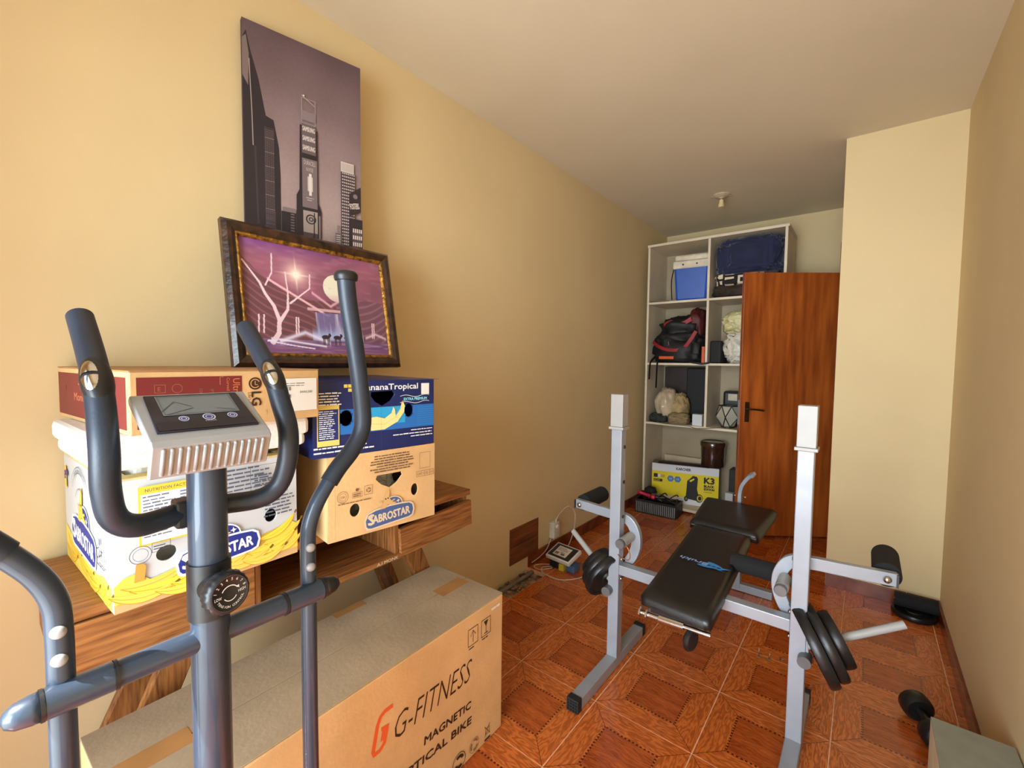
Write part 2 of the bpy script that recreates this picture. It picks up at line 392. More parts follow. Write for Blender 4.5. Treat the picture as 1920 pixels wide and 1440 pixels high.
# door leaf standing open
dl=B(); A=Vector((-.777,3.880,.012)); Bv=Vector((-.172,4.330,.012)); ddir=(Bv-A).normalized(); dn=Vector((ddir.y,-ddir.x,0))
def dpt(s,h,o=0): return A+ddir*s+Vector((0,0,h))+dn*o
Ld=(Bv-A).length
door=struct('door_1',B().bar(dpt(0,1.055,-.018),dpt(Ld,1.055,-.018),2.11,.036,dn),doorw,bev=.003)
door['label']='brown varnished flush wooden door standing open'
hd=B().cyl(dpt(.055,1.03,0),dpt(.055,1.03,.045),.009,n=12).tube([dpt(.055,1.03,.045),dpt(.09,1.03,.05),dpt(.165,1.022,.048)],.007,n=10); hd.out('door_handle',mat('dull_brass',(96,72,44),.35,metal=.9),door,smooth=True,autos=40)
B().bar(dpt(.055,.925,.002),dpt(.055,1.085,.002),.036,.005,dn).cyl(dpt(.055,.95,.003),dpt(.055,.95,.006),.008,n=10).out('lock_plate',mat('dull_brass',(96,72,44)),door,bev=.001)
B().bar(dpt(-.002,.9,-.018),dpt(-.002,1.1,-.018),.003,.022,dn).out('latch_plate',steelb,door)
for z in(.3,1.0,1.08,1.85):
    B().cyl(dpt(Ld+.006,z,.004),dpt(Ld+.006,z+.05,.004),.008,n=12).out('hinge',mat('white_hinge',(210,200,185),.4,metal=.5),door)

# ceiling lamp socket
t=thing('ceiling_lamp_socket','bare ceiling lamp socket on a small round rose, no bulb','lamp',(-.975,3.9,H))
B().lathe([(.062,0),(.062,-.008),(.045,-.02),(.02,-.024),(.016,-.03)],(-.975,3.9,H)).out('ceiling_rose',mat('aged_plastic',(196,178,150),.5),t,smooth=True,autos=40)
for a in(.4,3.6): B().bar((-.975,3.9,H-.012),(-.975+.085*math.cos(a),3.9+.085*math.sin(a),H-.016),.012,.003).out('bracket_arm',mat('aged_plastic',(196,178,150)),t)
B().tube([(-.975,3.9,H-.02),(-.978,3.9,H-.045)],.004,n=8).out('wire',mat('aged_plastic',(196,178,150)),t)
B().lathe([(.012,-.04),(.017,-.045),(.018,-.07),(.022,-.075),(.022,-.10),(.014,-.10)],(-.975,3.9,H)).out('socket_cup',mat('cream_porcelain',(236,214,160),.3),t,smooth=True,autos=40)

# ================================================================== LEFT WALL FITTINGS
t=thing('wall_cover_panel','brown wooden cover board set into the left wall above the floor hole','panel',(XL,2.32,.06))
B().box((XL,2.168,.075),(XL+.008,2.482,.19)).out('board',mat('reddish_cover_board',(132,74,36),.5,var=.2,vs=4,stretch=(12,1,12),col2=(84,42,18)),t,bev=.002,label='lower dark board')
B().box((XL,2.168,.193),(XL+.007,2.482,.312)).out('board',mat('reddish_cover_board',(132,74,36)),t,bev=.002)
t=thing('power_outlet','white surface power outlet box on left wall with a cable plugged in','outlet',(XL,2.66,.12))
B().box((XL,2.625,.12),(XL+.045,2.70,.235)).out('outlet_box',mat('white_plastic',(222,216,204),.35),t,bev=.006)
B().cyl((XL+.045,2.66,.205),(XL+.06,2.66,.205),.014).cyl((XL+.03,2.67,.235),(XL+.03,2.67,.255),.008).out('plug',mat('white_plastic',(222,216,204)),t,smooth=True,autos=40)
cw=mat('white_cable',(206,190,166),.5)
B().tube([(-1.72,2.67,.25),(-1.70,2.70,.30),(-1.68,2.78,.33),(-1.66,2.84,.26),(-1.655,2.80,.12),(-1.65,2.70,.03),(-1.64,2.60,.008),(-1.60,2.52,.006)],.0035,n=8).out('power_cable',cw,None,loc=(-1.65,2.7,0),smooth=True,label='pale cable looping from the wall outlet down to the floor device',cat='cable')
B().tube([(-1.73,2.63,.13),(-1.735,2.58,.06),(-1.738,2.50,.03),(-1.738,2.40,.02)],.003,n=8).out('wall_cable',cw,None,loc=(-1.735,2.5,.02),smooth=True,label='thin cable running from the outlet down along the brown wall panel',cat='cable')
# device lying on a few adapters
t=thing('network_adapter','dark power adapters and yellow blue parts under the white framed device','adapter',(-1.56,2.52,0))
B().box((-1.64,2.47,0),(-1.57,2.54,.05)).out('adapter_body',blkpl,t,bev=.006)
B().box((-1.56,2.46,0),(-1.52,2.50,.045)).out('yellow_connector',mat('yellow_plastic',(196,176,50),.4),t,bev=.004,label='yellow connector')
B().box((-1.515,2.48,0),(-1.45,2.56,.048)).out('adapter_body',mat('blue_grey_plastic',(70,96,128),.4),t,bev=.006,label='blue grey adapter')
t=thing('control_panel_device','white framed flat device with black face and pale label on the floor by left wall','device',(-1.56,2.53,.055))
Md=Matrix.Translation((-1.565,2.53,.088))@Matrix.Rotation(math.radians(-6),4,'Z')@Matrix.Rotation(math.radians(18),4,'X')
B().box((-.10,-.075,-.016),(.10,.075,.012),Md).out('device_case',mat('white_plastic',(222,216,204)),t,bev=.005)
B().box((-.088,-.063,.0115),(.088,.063,.0145),Md).out('face_plate',blkpl,t,bev=.001)
u_=Md.to_3x3()@Vector((1,0,0)); v_=Md.to_3x3()@Vector((0,1,0))
pr=Print(Md@Vector((0,0,.0146)),u_,v_); pr.rect(-.058,-.045,.05,.045,(214,204,186)); pr.lines(-.05,.03,.09,3,.012,.006,(90,80,70)); pr.rect(-.05,-.035,-.02,-.012,(120,100,90)); pr.rect(.0,-.035,.03,-.02,(110,90,80)); pr.lines(-.015,-.01,.05,2,.01,.005,(90,80,70)); pr.out(t,label='pale printed label')
for i,(lb,pts) in enumerate((('pale cable coiled on the floor tiles in front of the white device',[(-1.62,2.47,.005),(-1.66,2.42,.005),(-1.62,2.36,.005),(-1.50,2.34,.005),(-1.42,2.40,.005),(-1.38,2.50,.005),(-1.44,2.58,.005)]),
    ('thin white cable looped to the left of the white device',[(-1.60,2.50,.012),(-1.70,2.44,.006),(-1.71,2.39,.005),(-1.65,2.38,.005),(-1.60,2.45,.008)]))):
    B().tube(pts,.003,n=8).out('loose_cable',cw,None,loc=tuple(pts[1]),smooth=True,label=lb,cat='cable')

# ================================================================== DESK
t=thing('wooden_desk','stained wooden desk with drawers on splayed legs against the left wall','desk',(-1.54,.74,0))
DX0,DX1,DY0,DY1=-1.738,-1.33,.10,1.372
B().box((DX0,DY0,.815),(DX1,DY1,.84)).out('desk_top',deskw,t,bev=.003)
B().box((DX0,DY0+.006,.665),(DX1+.012,DY1-.37,.683)).out('bottom_board',deskw,t,bev=.002)
B().box((DX0,DY1-.3695,.69),(DX1+.004,DY1-.005,.705)).out('bottom_board',deskw,t,bev=.002)
B().box((DX0,DY0+.006,.683),(DX1+.008,DY0+.024,.815)).out('end_panel',deskw,t,bev=.002)
B().box((DX0,DY1-.022,.705),(DX1-.02,DY1-.004,.815)).out('end_panel',deskw,t,bev=.002)
B().box((DX0,.498,.683),(DX1,.514,.815)).out('divider',deskv,t,bev=.002)
B().box((DX0,.975,.683),(DX1,.991,.815)).out('divider',deskv,t,bev=.002)
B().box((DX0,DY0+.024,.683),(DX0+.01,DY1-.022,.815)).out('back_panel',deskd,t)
d=B().box((DX1-.012,DY0+.028,.686),(DX1+.006,.496,.812)).out('drawer_front',deskw,t,bev=.002)
Mr=Matrix.Translation((0,1.36,.70))@Matrix.Rotation(math.radians(3.2),4,'X')@Matrix.Translation((0,-1.36,-.70))
B().box((DX1-.008,.994,.688),(DX1+.012,DY1-.002,.795),Mr).out('drawer_front',deskw,t,bev=.002,label='loose drawer front hanging askew')
for (tx,ty,bx,by) in((-1.43,1.10,-1.455,1.42),(-1.69,1.08,-1.71,1.36),(-1.43,.38,-1.455,.10),(-1.69,.42,-1.71,.12)):
    B().bar((tx,ty,.69),(bx,by,0.0),.075,.032,(1,0,0)).out('leg',deskv,t,bev=.003)
B().bar((-1.52,1.0,.664),(-1.52,1.28,.0),.02,.05,(1,0,0)).out('brace',deskd,t,bev=.002)
pr=Print((DX1+.0125,.89,.667),(0,1,0),(0,0,1)); pr.text('A.I MONK',0,.003,.011,(226,214,190),wid=.09); pr.out(t,label='white stamped lettering')

# ================================================================== CARTONS ON THE DESK
def carton(name,label,corner,yaw,wd,dp,h,m,cat='box',front_holes=None,open_top=False,loc=None,thick=.006,mtop=None,left_holes=None):
    """corner = bottom front-left corner (front looks +x, width runs along +y). holes: list of outlines (u,v) cut as real openings"""
    c=Vector(corner); R=Matrix.Rotation(math.radians(yaw),4,'Z'); Yd=R@Vector((0,1,0)); Xd=R@Vector((1,0,0)); Z=Vector((0,0,1))
    t=thing(name,label,cat,tuple(c+Yd*wd/2-Xd*dp/2))
    def pan(nm,o,u,v,w_,h_,holes,mm):
        # outward normal u x v
        if holes:
            cu=bpy.data.curves.new('p','CURVE'); cu.dimensions='2D'; cu.fill_mode='BOTH'
            for poly in [[(0,0),(w_,0),(w_,h_),(0,h_)]]+holes:
                sp=cu.splines.new('POLY'); sp.points.add(len(poly)-1); sp.use_cyclic_u=True
                for i,p_ in enumerate(poly): sp.points[i].co=(p_[0],p_[1],0,1)
            cu.extrude=thick/2; oo=bpy.data.objects.new('p',cu); me=bpy.data.meshes.new_from_object(oo)
            n_=u.cross(v); bm=bmesh.new(); bm.from_mesh(me); bmesh.ops.remove_doubles(bm,verts=bm.verts,dist=1e-5)
            for vv in bm.verts: vv.co=o+u*vv.co.x+v*vv.co.y+n_*(vv.co.z-thick/2)
            bpy.data.objects.remove(oo); bpy.data.curves.remove(cu); bpy.data.meshes.remove(me)
            b=B(); b.bm.free(); b.bm=bm
        else:
            b=B().prism([(0,0),(w_,0),(w_,h_),(0,h_)],o,u,v,thick)
        return b.out(nm,mm,t)
    O=c
    pan('front_panel',O,Yd,Z,wd,h,front_holes,m)
    pan('left_panel',O-Xd*dp,Xd,Z,dp-thick,h,left_holes,m)
    pan('right_panel',O+Yd*wd-Xd*thick,-Xd,Z,dp-thick,h,None,m)
    pan('back_panel',O+Yd*(wd-thick)-Xd*dp,-Yd,Z,wd-2*thick,h,None,m)
    B().prism([(0,0),(dp-2*thick,0),(dp-2*thick,wd-2*thick),(0,wd-2*thick)],O+Yd*thick-Xd*(dp-thick)+Z*thick,Xd,Yd,thick).out('bottom_panel',m,t)
    return t,O,Xd,Yd,Z
def circ(cx,cy,rx,ry=None,n=20,rot=0):
    ry=ry or rx; return [(cx+rx*math.cos(2*math.pi*k/n),cy+ry*math.sin(2*math.pi*k/n)) for k in range(n)]
def banana(p,cx,cy,L,hh,rot,col=(238,196,60),edge=(205,150,30),flip=1):
    """a single drawn banana, bent along an arc"""
    def arc(off,s0=1):
        out=[]
        for k in range(13):
            t_=k/12; a=-1+2*t_; x=a*L/2; y=-hh*(1-a*a)+off*math.sin(math.pi*t_)**.6*s0
            out.append((x,y*flip))
        return out
    c,q=math.cos(rot),math.sin(rot); tr=lambda P:[(cx+c*x-q*y,cy+q*x+c*y) for x,y in P]
    top=arc(L*.09); bot=arc(-L*.09)
    P=tr(top+list(reversed(bot))); n=len(top)
    p._a(P,[(i,i+1,2*n-2-i,2*n-1-i) for i in range(n-1)],col)
    p.line(tr(bot),L*.012,edge); p.line(tr(arc(0)),L*.008,edge)
    e=tr([(L/2,0),(L/2+L*.07,L*.05*flip)]); p.line(e,L*.05,(120,96,40))
def sabro(p,cx,cy,s,rot,blue=(28,48,140),fill=None,txt=(235,240,245),yel=(236,196,70)):
    """oval fruit brand plate, banana figure on top"""
    c,q=math.cos(rot),math.sin(rot); tr=lambda x,y:(cx+c*x-q*y,cy+q*x+c*y)
    pl=[tr(x*s,y*s) for x,y in [(-1,-.22),(-.94,-.30),(-.8,-.33),(.8,-.30),(.95,-.25),(1.02,-.05),(.98,.16),(.85,.25),(.5,.30),(0,.33),(-.6,.30),(-.9,.22),(-1.02,0)]]
    ou=[tr(x*s*1.06,y*s*1.18) for x,y in [(-1,-.22),(-.94,-.30),(-.8,-.33),(.8,-.30),(.95,-.25),(1.02,-.05),(.98,.16),(.85,.25),(.5,.30),(0,.33),(-.6,.30),(-.9,.22),(-1.02,0)]]
    x_,y_=tr(.12*s,.34*s); p.disc(x_,y_,s*.44,txt,s*.36,rot=rot); p.disc(x_,y_,s*.40,blue,s*.32,rot=rot)
    p.poly(ou,txt); p.poly(pl,blue)
    x_,y_=tr(0,-.17*s); p.text('SABROSTAR',x_,y_,s*.30,txt,wid=s*1.72,rot=rot,bold=s*.014,align='c')
    x_,y_=tr(-.93*s,-.19*s); p.text('S',x_,y_,s*.40,txt,wid=s*.26,rot=rot,bold=s*.014)
    # the little peeled-banana figure
    b0=[tr(x*s,y*s) for x,y in [(-.42,.30),(-.30,.52),(-.22,.75),(-.12,1.0),(-.04,1.05),(.0,.95),(-.02,.7),(.08,.5),(.3,.42),(.1,.36),(-.1,.42),(-.2,.30)]]
    p.poly(b0,yel); p.disc(*tr(-.12*s,.62*s),s*.13,yel); p.disc(*tr(-.17*s,.66*s),s*.03,(40,30,30)); p.disc(*tr(-.07*s,.67*s),s*.03,(40,30,30))
    p.line([tr(-.28*s,.5*s),tr(-.44*s,.62*s)],s*.05,yel); p.line([tr(.0,.5*s),tr(.22*s,.56*s)],s*.05,yel)
    st=[tr(.36*s+.09*s*math.cos(a)*(1 if k%2==0 else .4),.47*s+.09*s*math.sin(a)*(1 if k%2==0 else .4)) for k,a in enumerate([math.pi/4*j for j in range(8)])]
    p.poly(st,txt)

# --- kraft banana carton
hk=[circ(.085,.085,.017,.021),circ(.30,.110,.014,.021),[(.155,.170),(.160,.182),(.248,.182),(.252,.170),(.232,.148),(.205,.135),(.175,.150)]]
t,O,X_,Y_,Z_=carton('fruit_carton','brown kraft banana carton with blue printed logo, under the navy carton on desk',(-1.247,.672,.841),-7.0,.383,.49,.262,kraft,front_holes=hk)
B().prism([(.006,.006),(.377,.006),(.377,.484),(.006,.484)],O-X_*.49+Z_*.255,Y_*1,X_*1,.004).out('inner_lid',kraft_in,t)
pr=Print(O+Y_*0,Y_,Z_); ink=(112,84,62)
pr.lines(.13,.243,.17,7,.0085,.0045,ink,jag=.35,align='c')
pr.ring(.045,.135,.018,.0012,ink);pr.ring(.045,.135,.012,.0008,ink);pr.text('OK',.045,.131,.007,ink,align='c')
pr.frame(.075,.125,.108,.142,.0009,ink);pr.lines(.078,.135,.027,2,.006,.003,ink);pr.disc(.091,.150,.005,ink)
pr.frame(.115,.128,.143,.157,.001,ink);pr.ring(.129,.142,.008,.003,ink,n=3,a0=.3,a1=2.0);pr.ring(.129,.142,.008,.003,ink,n=3,a0=2.4,a1=4.1);pr.ring(.129,.142,.008,.003,ink,n=3,a0=4.5,a1=6.2)
pr.lines(.03,.112,.11,1,.01,.0035,ink,jag=.02)
pr.frame(.318,.180,.362,.236,.0010,ink)
pr.frame(.305,.152,.377,.172,.001,ink);pr.rect(.338,.152,.339,.172,ink);pr.rect(.358,.152,.359,.172,ink);pr.text('CAT I',.308,.158,.008,ink);pr.text('22',.342,.158,.008,ink);pr.text('XYZ',.3605,.158,.007,ink,wid=.015)
sabro(pr,.205,.045,.085,.045,blue=(70,92,140),txt=(214,196,164),yel=(206,166,110))
pr.rect(.02,.01,.0207,.25,(170,128,82))
pr.out(t)
blob((-1.345,.885,.848),(.16,.17,.178),.8,.14,9,seed=3,n=40,ridged=True).out('paper_wad',mat('newsprint',(226,224,218),.8,var=.15,vs=30),None,loc=(-1.345,.885,.848),label='crumpled white paper inside kraft carton seen through its handle hole',cat='paper')

# --- navy banana carton
nh=[[(x*.95,y) for x,y in q] for q in [circ(.105,.115,.022,.024),circ(.335,.125,.018,.023),[(.190,.180),(.192,.192),(.270,.194),(.280,.182),(.262,.160),(.232,.145),(.205,.160)]]]
t,O,X_,Y_,Z_=carton('fruit_carton','navy blue glossy banana carton on top of the kraft carton',(-1.254,.632,1.1045),-7.2,.420,.50,.228,navy,front_holes=nh)
B().prism([(0,0),(.442,0),(.442,.50),(0,.50)],O-X_*.50+Z_*.2285,Y_,X_,.0006).out('top_flap',mat('navy_card_lid',(30,48,120),.3,var=.05),t,bev=.001)
pr=Print(O,Y_,Z_); pr.u=pr.u*.95
wh=(232,236,240)
def hole_safe_rect(p,x0,y0,x1,y1,col,holes,n=60):
    """fills a band but leaves the punched openings free"""
    hs=[]
    for h in holes:
        h=[(q[0]/.95,q[1]) for q in h] if p.u.length<.99 else h;xs_=[q[0] for q in h];ys_=[q[1] for q in h];hs.append((min(xs_)-.001,max(xs_)+.001,h))
    cols=[x0+(x1-x0)*i/n for i in range(n+1)]
    P=[];F=[]
    for i in range(n):
        a,b=cols[i],cols[i+1];m_=(a+b)/2;seg=[(y0,y1)]
        for lo,hi,h in hs:
            if lo<=m_<=hi:
                yy=[]
                for k in range(len(h)):
                    p1,p2=h[k],h[(k+1)%len(h)]
                    if (p1[0]-m_)*(p2[0]-m_)<0: yy.append(p1[1]+(p2[1]-p1[1])*(m_-p1[0])/(p2[0]-p1[0]))
                if len(yy)>=2:
                    lo2,hi2=min(yy)-.0015,max(yy)+.0015;ns=[]
                    for s0,s1 in seg:
                        if hi2<=s0 or lo2>=s1: ns.append((s0,s1))
                        else:
                            if lo2>s0: ns.append((s0,lo2))
                            if hi2<s1: ns.append((hi2,s1))
                    seg=ns
        for s0,s1 in seg:
            k=len(P);P+=[(a,s0),(b,s0),(b,s1),(a,s1)];F.append((k,k+1,k+2,k+3))
    p._a(P,F,col)
hole_safe_rect(pr,.085,.065,.441,.142,(34,110,190),nh)
hole_safe_rect(pr,.18,.085,.32,.142,(40,160,214),nh)
for k in range(9): pr.rect(.37,.072+k*.0075,.441,.0732+k*.0075,(60,140,205))
for k in range(8): pr.rect(.0,.09+k*.006,.085,.0908+k*.006,(60,80,140))
pr.text('bananaTropical',.158,.1985,.019,wh,wid=.214,bold=.0006)
for x_,y_ in((.098,.213),(.112,.213),(.112,.200)): pr.rect(x_,y_-.004,x_+.012,y_+.006,(226,208,80))
pr.rect(.386,.178,.420,.216,(232,232,230))
for s_ in(0,.022): pr.line([(.30+.01*k,.152+s_+.0035*math.sin(k*.75)) for k in range(13)],.0015,wh)
pr.text('EXTRA PREMIUM',.362,.159,.009,(140,220,240),wid=.095,bold=.0005,align='c')
pr.poly([(.185,.112),(.205,.098),(.235,.104),(.262,.118),(.272,.140),(.277,.141),(.279,.125),(.300,.138),(.310,.160),(.315,.160),(.318,.135),(.305,.105),(.270,.080),(.22,.068),(.185,.070)][:0] or [(.19,.068),(.24,.068),(.29,.090),(.315,.120),(.318,.142),(.312,.155),(.306,.154),(.300,.132),(.282,.110),(.279,.132),(.273,.140),(.266,.120),(.24,.104),(.21,.112),(.185,.110)],(244,222,150))
pr.line([(.19,.09),(.24,.085),(.28,.105),(.308,.14)],.0015,(214,184,110)); pr.rect(.307,.153,.3125,.159,(210,120,60))
pr.rect(.012,.035,.082,.158,(224,206,110));pr.rect(.015,.052,.079,.145,(30,44,110));pr.lines(.018,.138,.055,14,.0062,.003,wh,jag=.3)
pr.lines(.0,.192,.09,5,.0085,.0045,wh,jag=.3)
pr.lines(.30,.055,.135,1,.01,.004,wh,jag=.4,align='r');pr.lines(.27,.044,.165,1,.01,.004,wh,jag=.05);pr.lines(.34,.034,.095,1,.01,.004,wh,jag=.1)
pr.lines(.0,.028,.18,1,.01,.005,wh,jag=.05);pr.lines(.0,.015,.20,1,.01,.005,wh,jag=.05);pr.line([(.225,.196),(.225,.226)],.0006,(60,80,150));pr.line([(.225,.002),(.225,.142)],.0006,(60,80,150))
pr.out(t)

# --- white banana carton
wh_f=[circ(.095,.105,.020,.018),circ(.330,.128,.016,.018)]
wh_l=[circ(.245,.12,.012,.016),circ(.40,.115,.010,.016)]
t,O,X_,Y_,Z_=carton('fruit_carton','white banana carton printed with yellow bananas and blue logo on desk end',(-1.248,.186,.841),2.4,.402,.485,.288,wcard,front_holes=wh_f,left_holes=wh_l)
b=B()
for (a0,a1,b0,b1) in((0,.402,0,.045),(0,.402,.44,.485),(0,.035,.045,.44),(.367,.402,.045,.44)):
    b.prism([(a0,b0),(a1,b0),(a1,b1),(a0,b1)],O-X_*.485+Z_*.2885,Y_,X_,.004)
b.out('top_rim',mat('cream_card_rim',(226,208,140),.6),t)
B().prism([(0,0),(.402,0),(.402,.018),(0,.018)],O+Z_*.0-X_*0+X_*.0015,Y_,Z_,.002).out('kraft_flap',kraft,t,label='bare kraft strip along the foot')
pr=Print(O+X_*.002,Y_,Z_); yl=(240,206,66); dk=(60,66,80)
hole_safe_rect(pr,.0,.018,.402,.045,(236,200,64),[])
rn=random.Random(3)
pts=[(0,.018)]+[(.402*i/24,.060+.018*math.sin(i*.9)+.02*(i>18)) for i in range(25)]+[(.402,.018)]
pr._a(pts,[(0,i,i+1) for i in range(1,25)]+[(0,25,26)],(242,210,84))
for k,(x_,y_,L,r_) in enumerate([(.075,.062,.13,.15),(.10,.045,.15,.05),(.05,.035,.12,-.1),(.20,.040,.14,.1),(.16,.030,.12,.0),(.345,.095,.11,.45),(.36,.075,.11,.4),(.33,.055,.13,.2),(.26,.036,.13,.05),(.37,.045,.09,.3),(.13,.026,.12,.03),(.31,.030,.11,.08)]):
    banana(pr,x_,y_,L,.016,r_,col=(244,212+rn.randint(-12,8),84+rn.randint(-14,14)))
pr.poly([(.034,.058),(.052,.058),(.056,.090),(.048,.100),(.038,.098)],(214,160,70))
sabro(pr,.205,.075,.088,.05)
pr.rect(.045,.135,.150,.270,yl);pr.rect(.049,.139,.146,.252,(232,236,238));pr.text('NUTRITION FACTS',.0975,.257,.007,dk,wid=.08,align='c')
pr.lines(.053,.244,.06,13,.0075,.0035,(110,120,140));pr.lines(.122,.244,.018,13,.0075,.0035,(110,120,140))
pr.lines(.205,.270,.125,9,.0105,.005,(84,92,108),jag=.4);pr.frame(.275,.190,.372,.275,.0010,(84,92,108));pr.lines(.285,.245,.06,4,.012,.005,(84,92,108))
pr.lines(.30,.178,.09,6,.0095,.0045,(84,92,108),jag=.3,align='c')
pr.ring(.045,.120,.020,.0012,dk);pr.ring(.045,.120,.014,.0008,dk);pr.frame(.065,.118,.10,.140,.0009,dk);pr.lines(.068,.130,.03,2,.006,.003,dk)
pr.out(t)
pl=Print(O-X_*.485,X_,Z_)
pl.poly([(0,.0),(.47,.0),(.47,.052),(.40,.060),(.33,.045),(.25,.075),(.15,.060),(.06,.080),(0,.095)],(242,210,84))
for x_,y_,L,r_ in[(.10,.060,.16,-.15),(.22,.045,.17,-.1),(.36,.040,.16,.05),(.07,.035,.13,-.05),(.42,.030,.12,.12),(.30,.026,.14,0)]: banana(pl,x_,y_,L,.018,r_)
sabro(pl,.215,.100,.125,-.06)
pl.text('CAT I',.355,.095,.026,dk,wid=.075);pl.lines(.36,.080,.07,1,.01,.004,dk);pl.rect(.385,.13,.393,.145,(40,70,140))
for r_ in(.115,.100,.06): pl.ring(.20,.165,r_,.0016,(60,84,110),a0=.5,a1=2.6)
pl.text('PREMIUM QUALITY',.20,.245,.011,(60,84,110),wid=.12,align='c',arc=.018)
pl.rect(.02,.20,.045,.26,(236,200,64));pl.text('B',.022,.225,.022,(90,60,140),bold=.001);pl.rect(.035,.235,.06,.25,(90,60,140))
pl.out(t)

# --- styrofoam cooler nested in the white carton
t=thing('styrofoam_cooler','white styrofoam cooler with thick lid, sunk in the white carton','cooler',(-1.49,.385,.85))
MM=RZ(2.4,(-1.25,.186,0))
B().box((-1.62,.240,.852),(-1.300,.530,1.155),MM).out('cooler_body',styro,t,bev=.012)
B().box((-1.630,.160,1.156),(-1.222,.605,1.192),MM).box((-1.640,.152,1.188),(-1.214,.612,1.236),MM).out('cooler_lid',styro,t,bev=.012)

# --- flat screen carton
a=Vector((-1.168,.208,1.2375)); yw=5.0; R=Matrix.Rotation(math.radians(yw),4,'Z'); Y_=R@Vector((0,1,0)); X_=R@Vector((1,0,0)); Z_=Vector((0,0,1)); w_,d_,h_=.420,.560,.132
t=thing('monitor_carton','flat kraft and wine red electronics carton lying on the styrofoam cooler','box',tuple(a+Y_*w_/2-X_*d_/2))
body=B().prism([(0,0),(w_,0),(w_,h_),(0,h_)],a,Y_,Z_,d_).out('carton_body',kraft,t,bev=.003)
B().prism([(0,0),(w_,0),(w_,d_/2-.002),(0,d_/2-.002)],a-X_*d_+Z_*h_,Y_,X_,.0025).prism([(0,d_/2+.002),(w_,d_/2+.002),(w_,d_),(0,d_)],a-X_*d_+Z_*h_,Y_,X_,.0025).out('top_flap',kraft_in,t,bev=.001)
pr=Print(a,Y_,Z_); wn=(120,40,38); ds=(150,96,70)
pr.rect(.012,.012,.216,h_-.012,wn)
pr.frame(.042,.086,.062,.104,.001,ds);pr.ring(.083,.095,.010,.0012,ds);pr.text('E',.048,.090,.009,ds);pr.ring(.083,.075,.008,.001,ds)
pr.text('100V',.125,.092,.007,ds,rot=-1.57);pr.text('IPS',.148,.09,.007,ds,rot=-1.57)
pr.text('UltraWide',.196,h_-.018,.016,(206,120,70),rot=-math.pi/2,wid=.088);pr.text('Curved Monitor',.182,h_-.016,.007,(206,120,70),rot=-math.pi/2,wid=.07);pr.line([(.168,.10),(.168,.118),(.175,.118)],.001,(206,150,110))
# maker's mark, turned on its side
pr.disc(.247,.100,.0155,(64,40,30));pr.ring(.247,.100,.0115,.0022,(205,158,100),a0=.4,a1=5.6);pr.line([(.247,.106),(.247,.097),(.253,.097)],.002,(205,158,100))
pr.text('LG',.2385,.079,.0225,(64,40,30),wid=.034,rot=-math.pi/2,bold=.0009);pr.text("Life's Good",.229,.078,.0085,(110,80,56),wid=.045,rot=-math.pi/2)
pr.rect(.295,.022,.412,h_-.022,(236,234,226));pr.lines(.325,h_-.036,.07,2,.006,.002,(90,90,90))
for i in range(14): pr.rect(.300+i*.0028,.078,.300+i*.0028+.0008+.001*(i%3==0),.088,(30,30,30)); pr.rect(.300+i*.0028,.058,.300+i*.0028+.0008+.001*(i%2==0),.068,(30,30,30))
pr.text('34WL500',.362,.070,.006,(30,30,30),wid=.036);pr.rect(.274,.02,.2748,.032,(90,60,40))
pr.out(t)
pl=Print(a-X_*d_,X_,Z_);pl.rect(.012,.010,d_-.018,h_-.012,wn);pl.text('Monitor',.16,.052,.020,(206,120,70),wid=.13);pl.lines(.20,.092,.09,1,.01,.005,(206,120,70));pl.text('IP',.085,.07,.018,(60,20,20),wid=.008);pl.out(t)

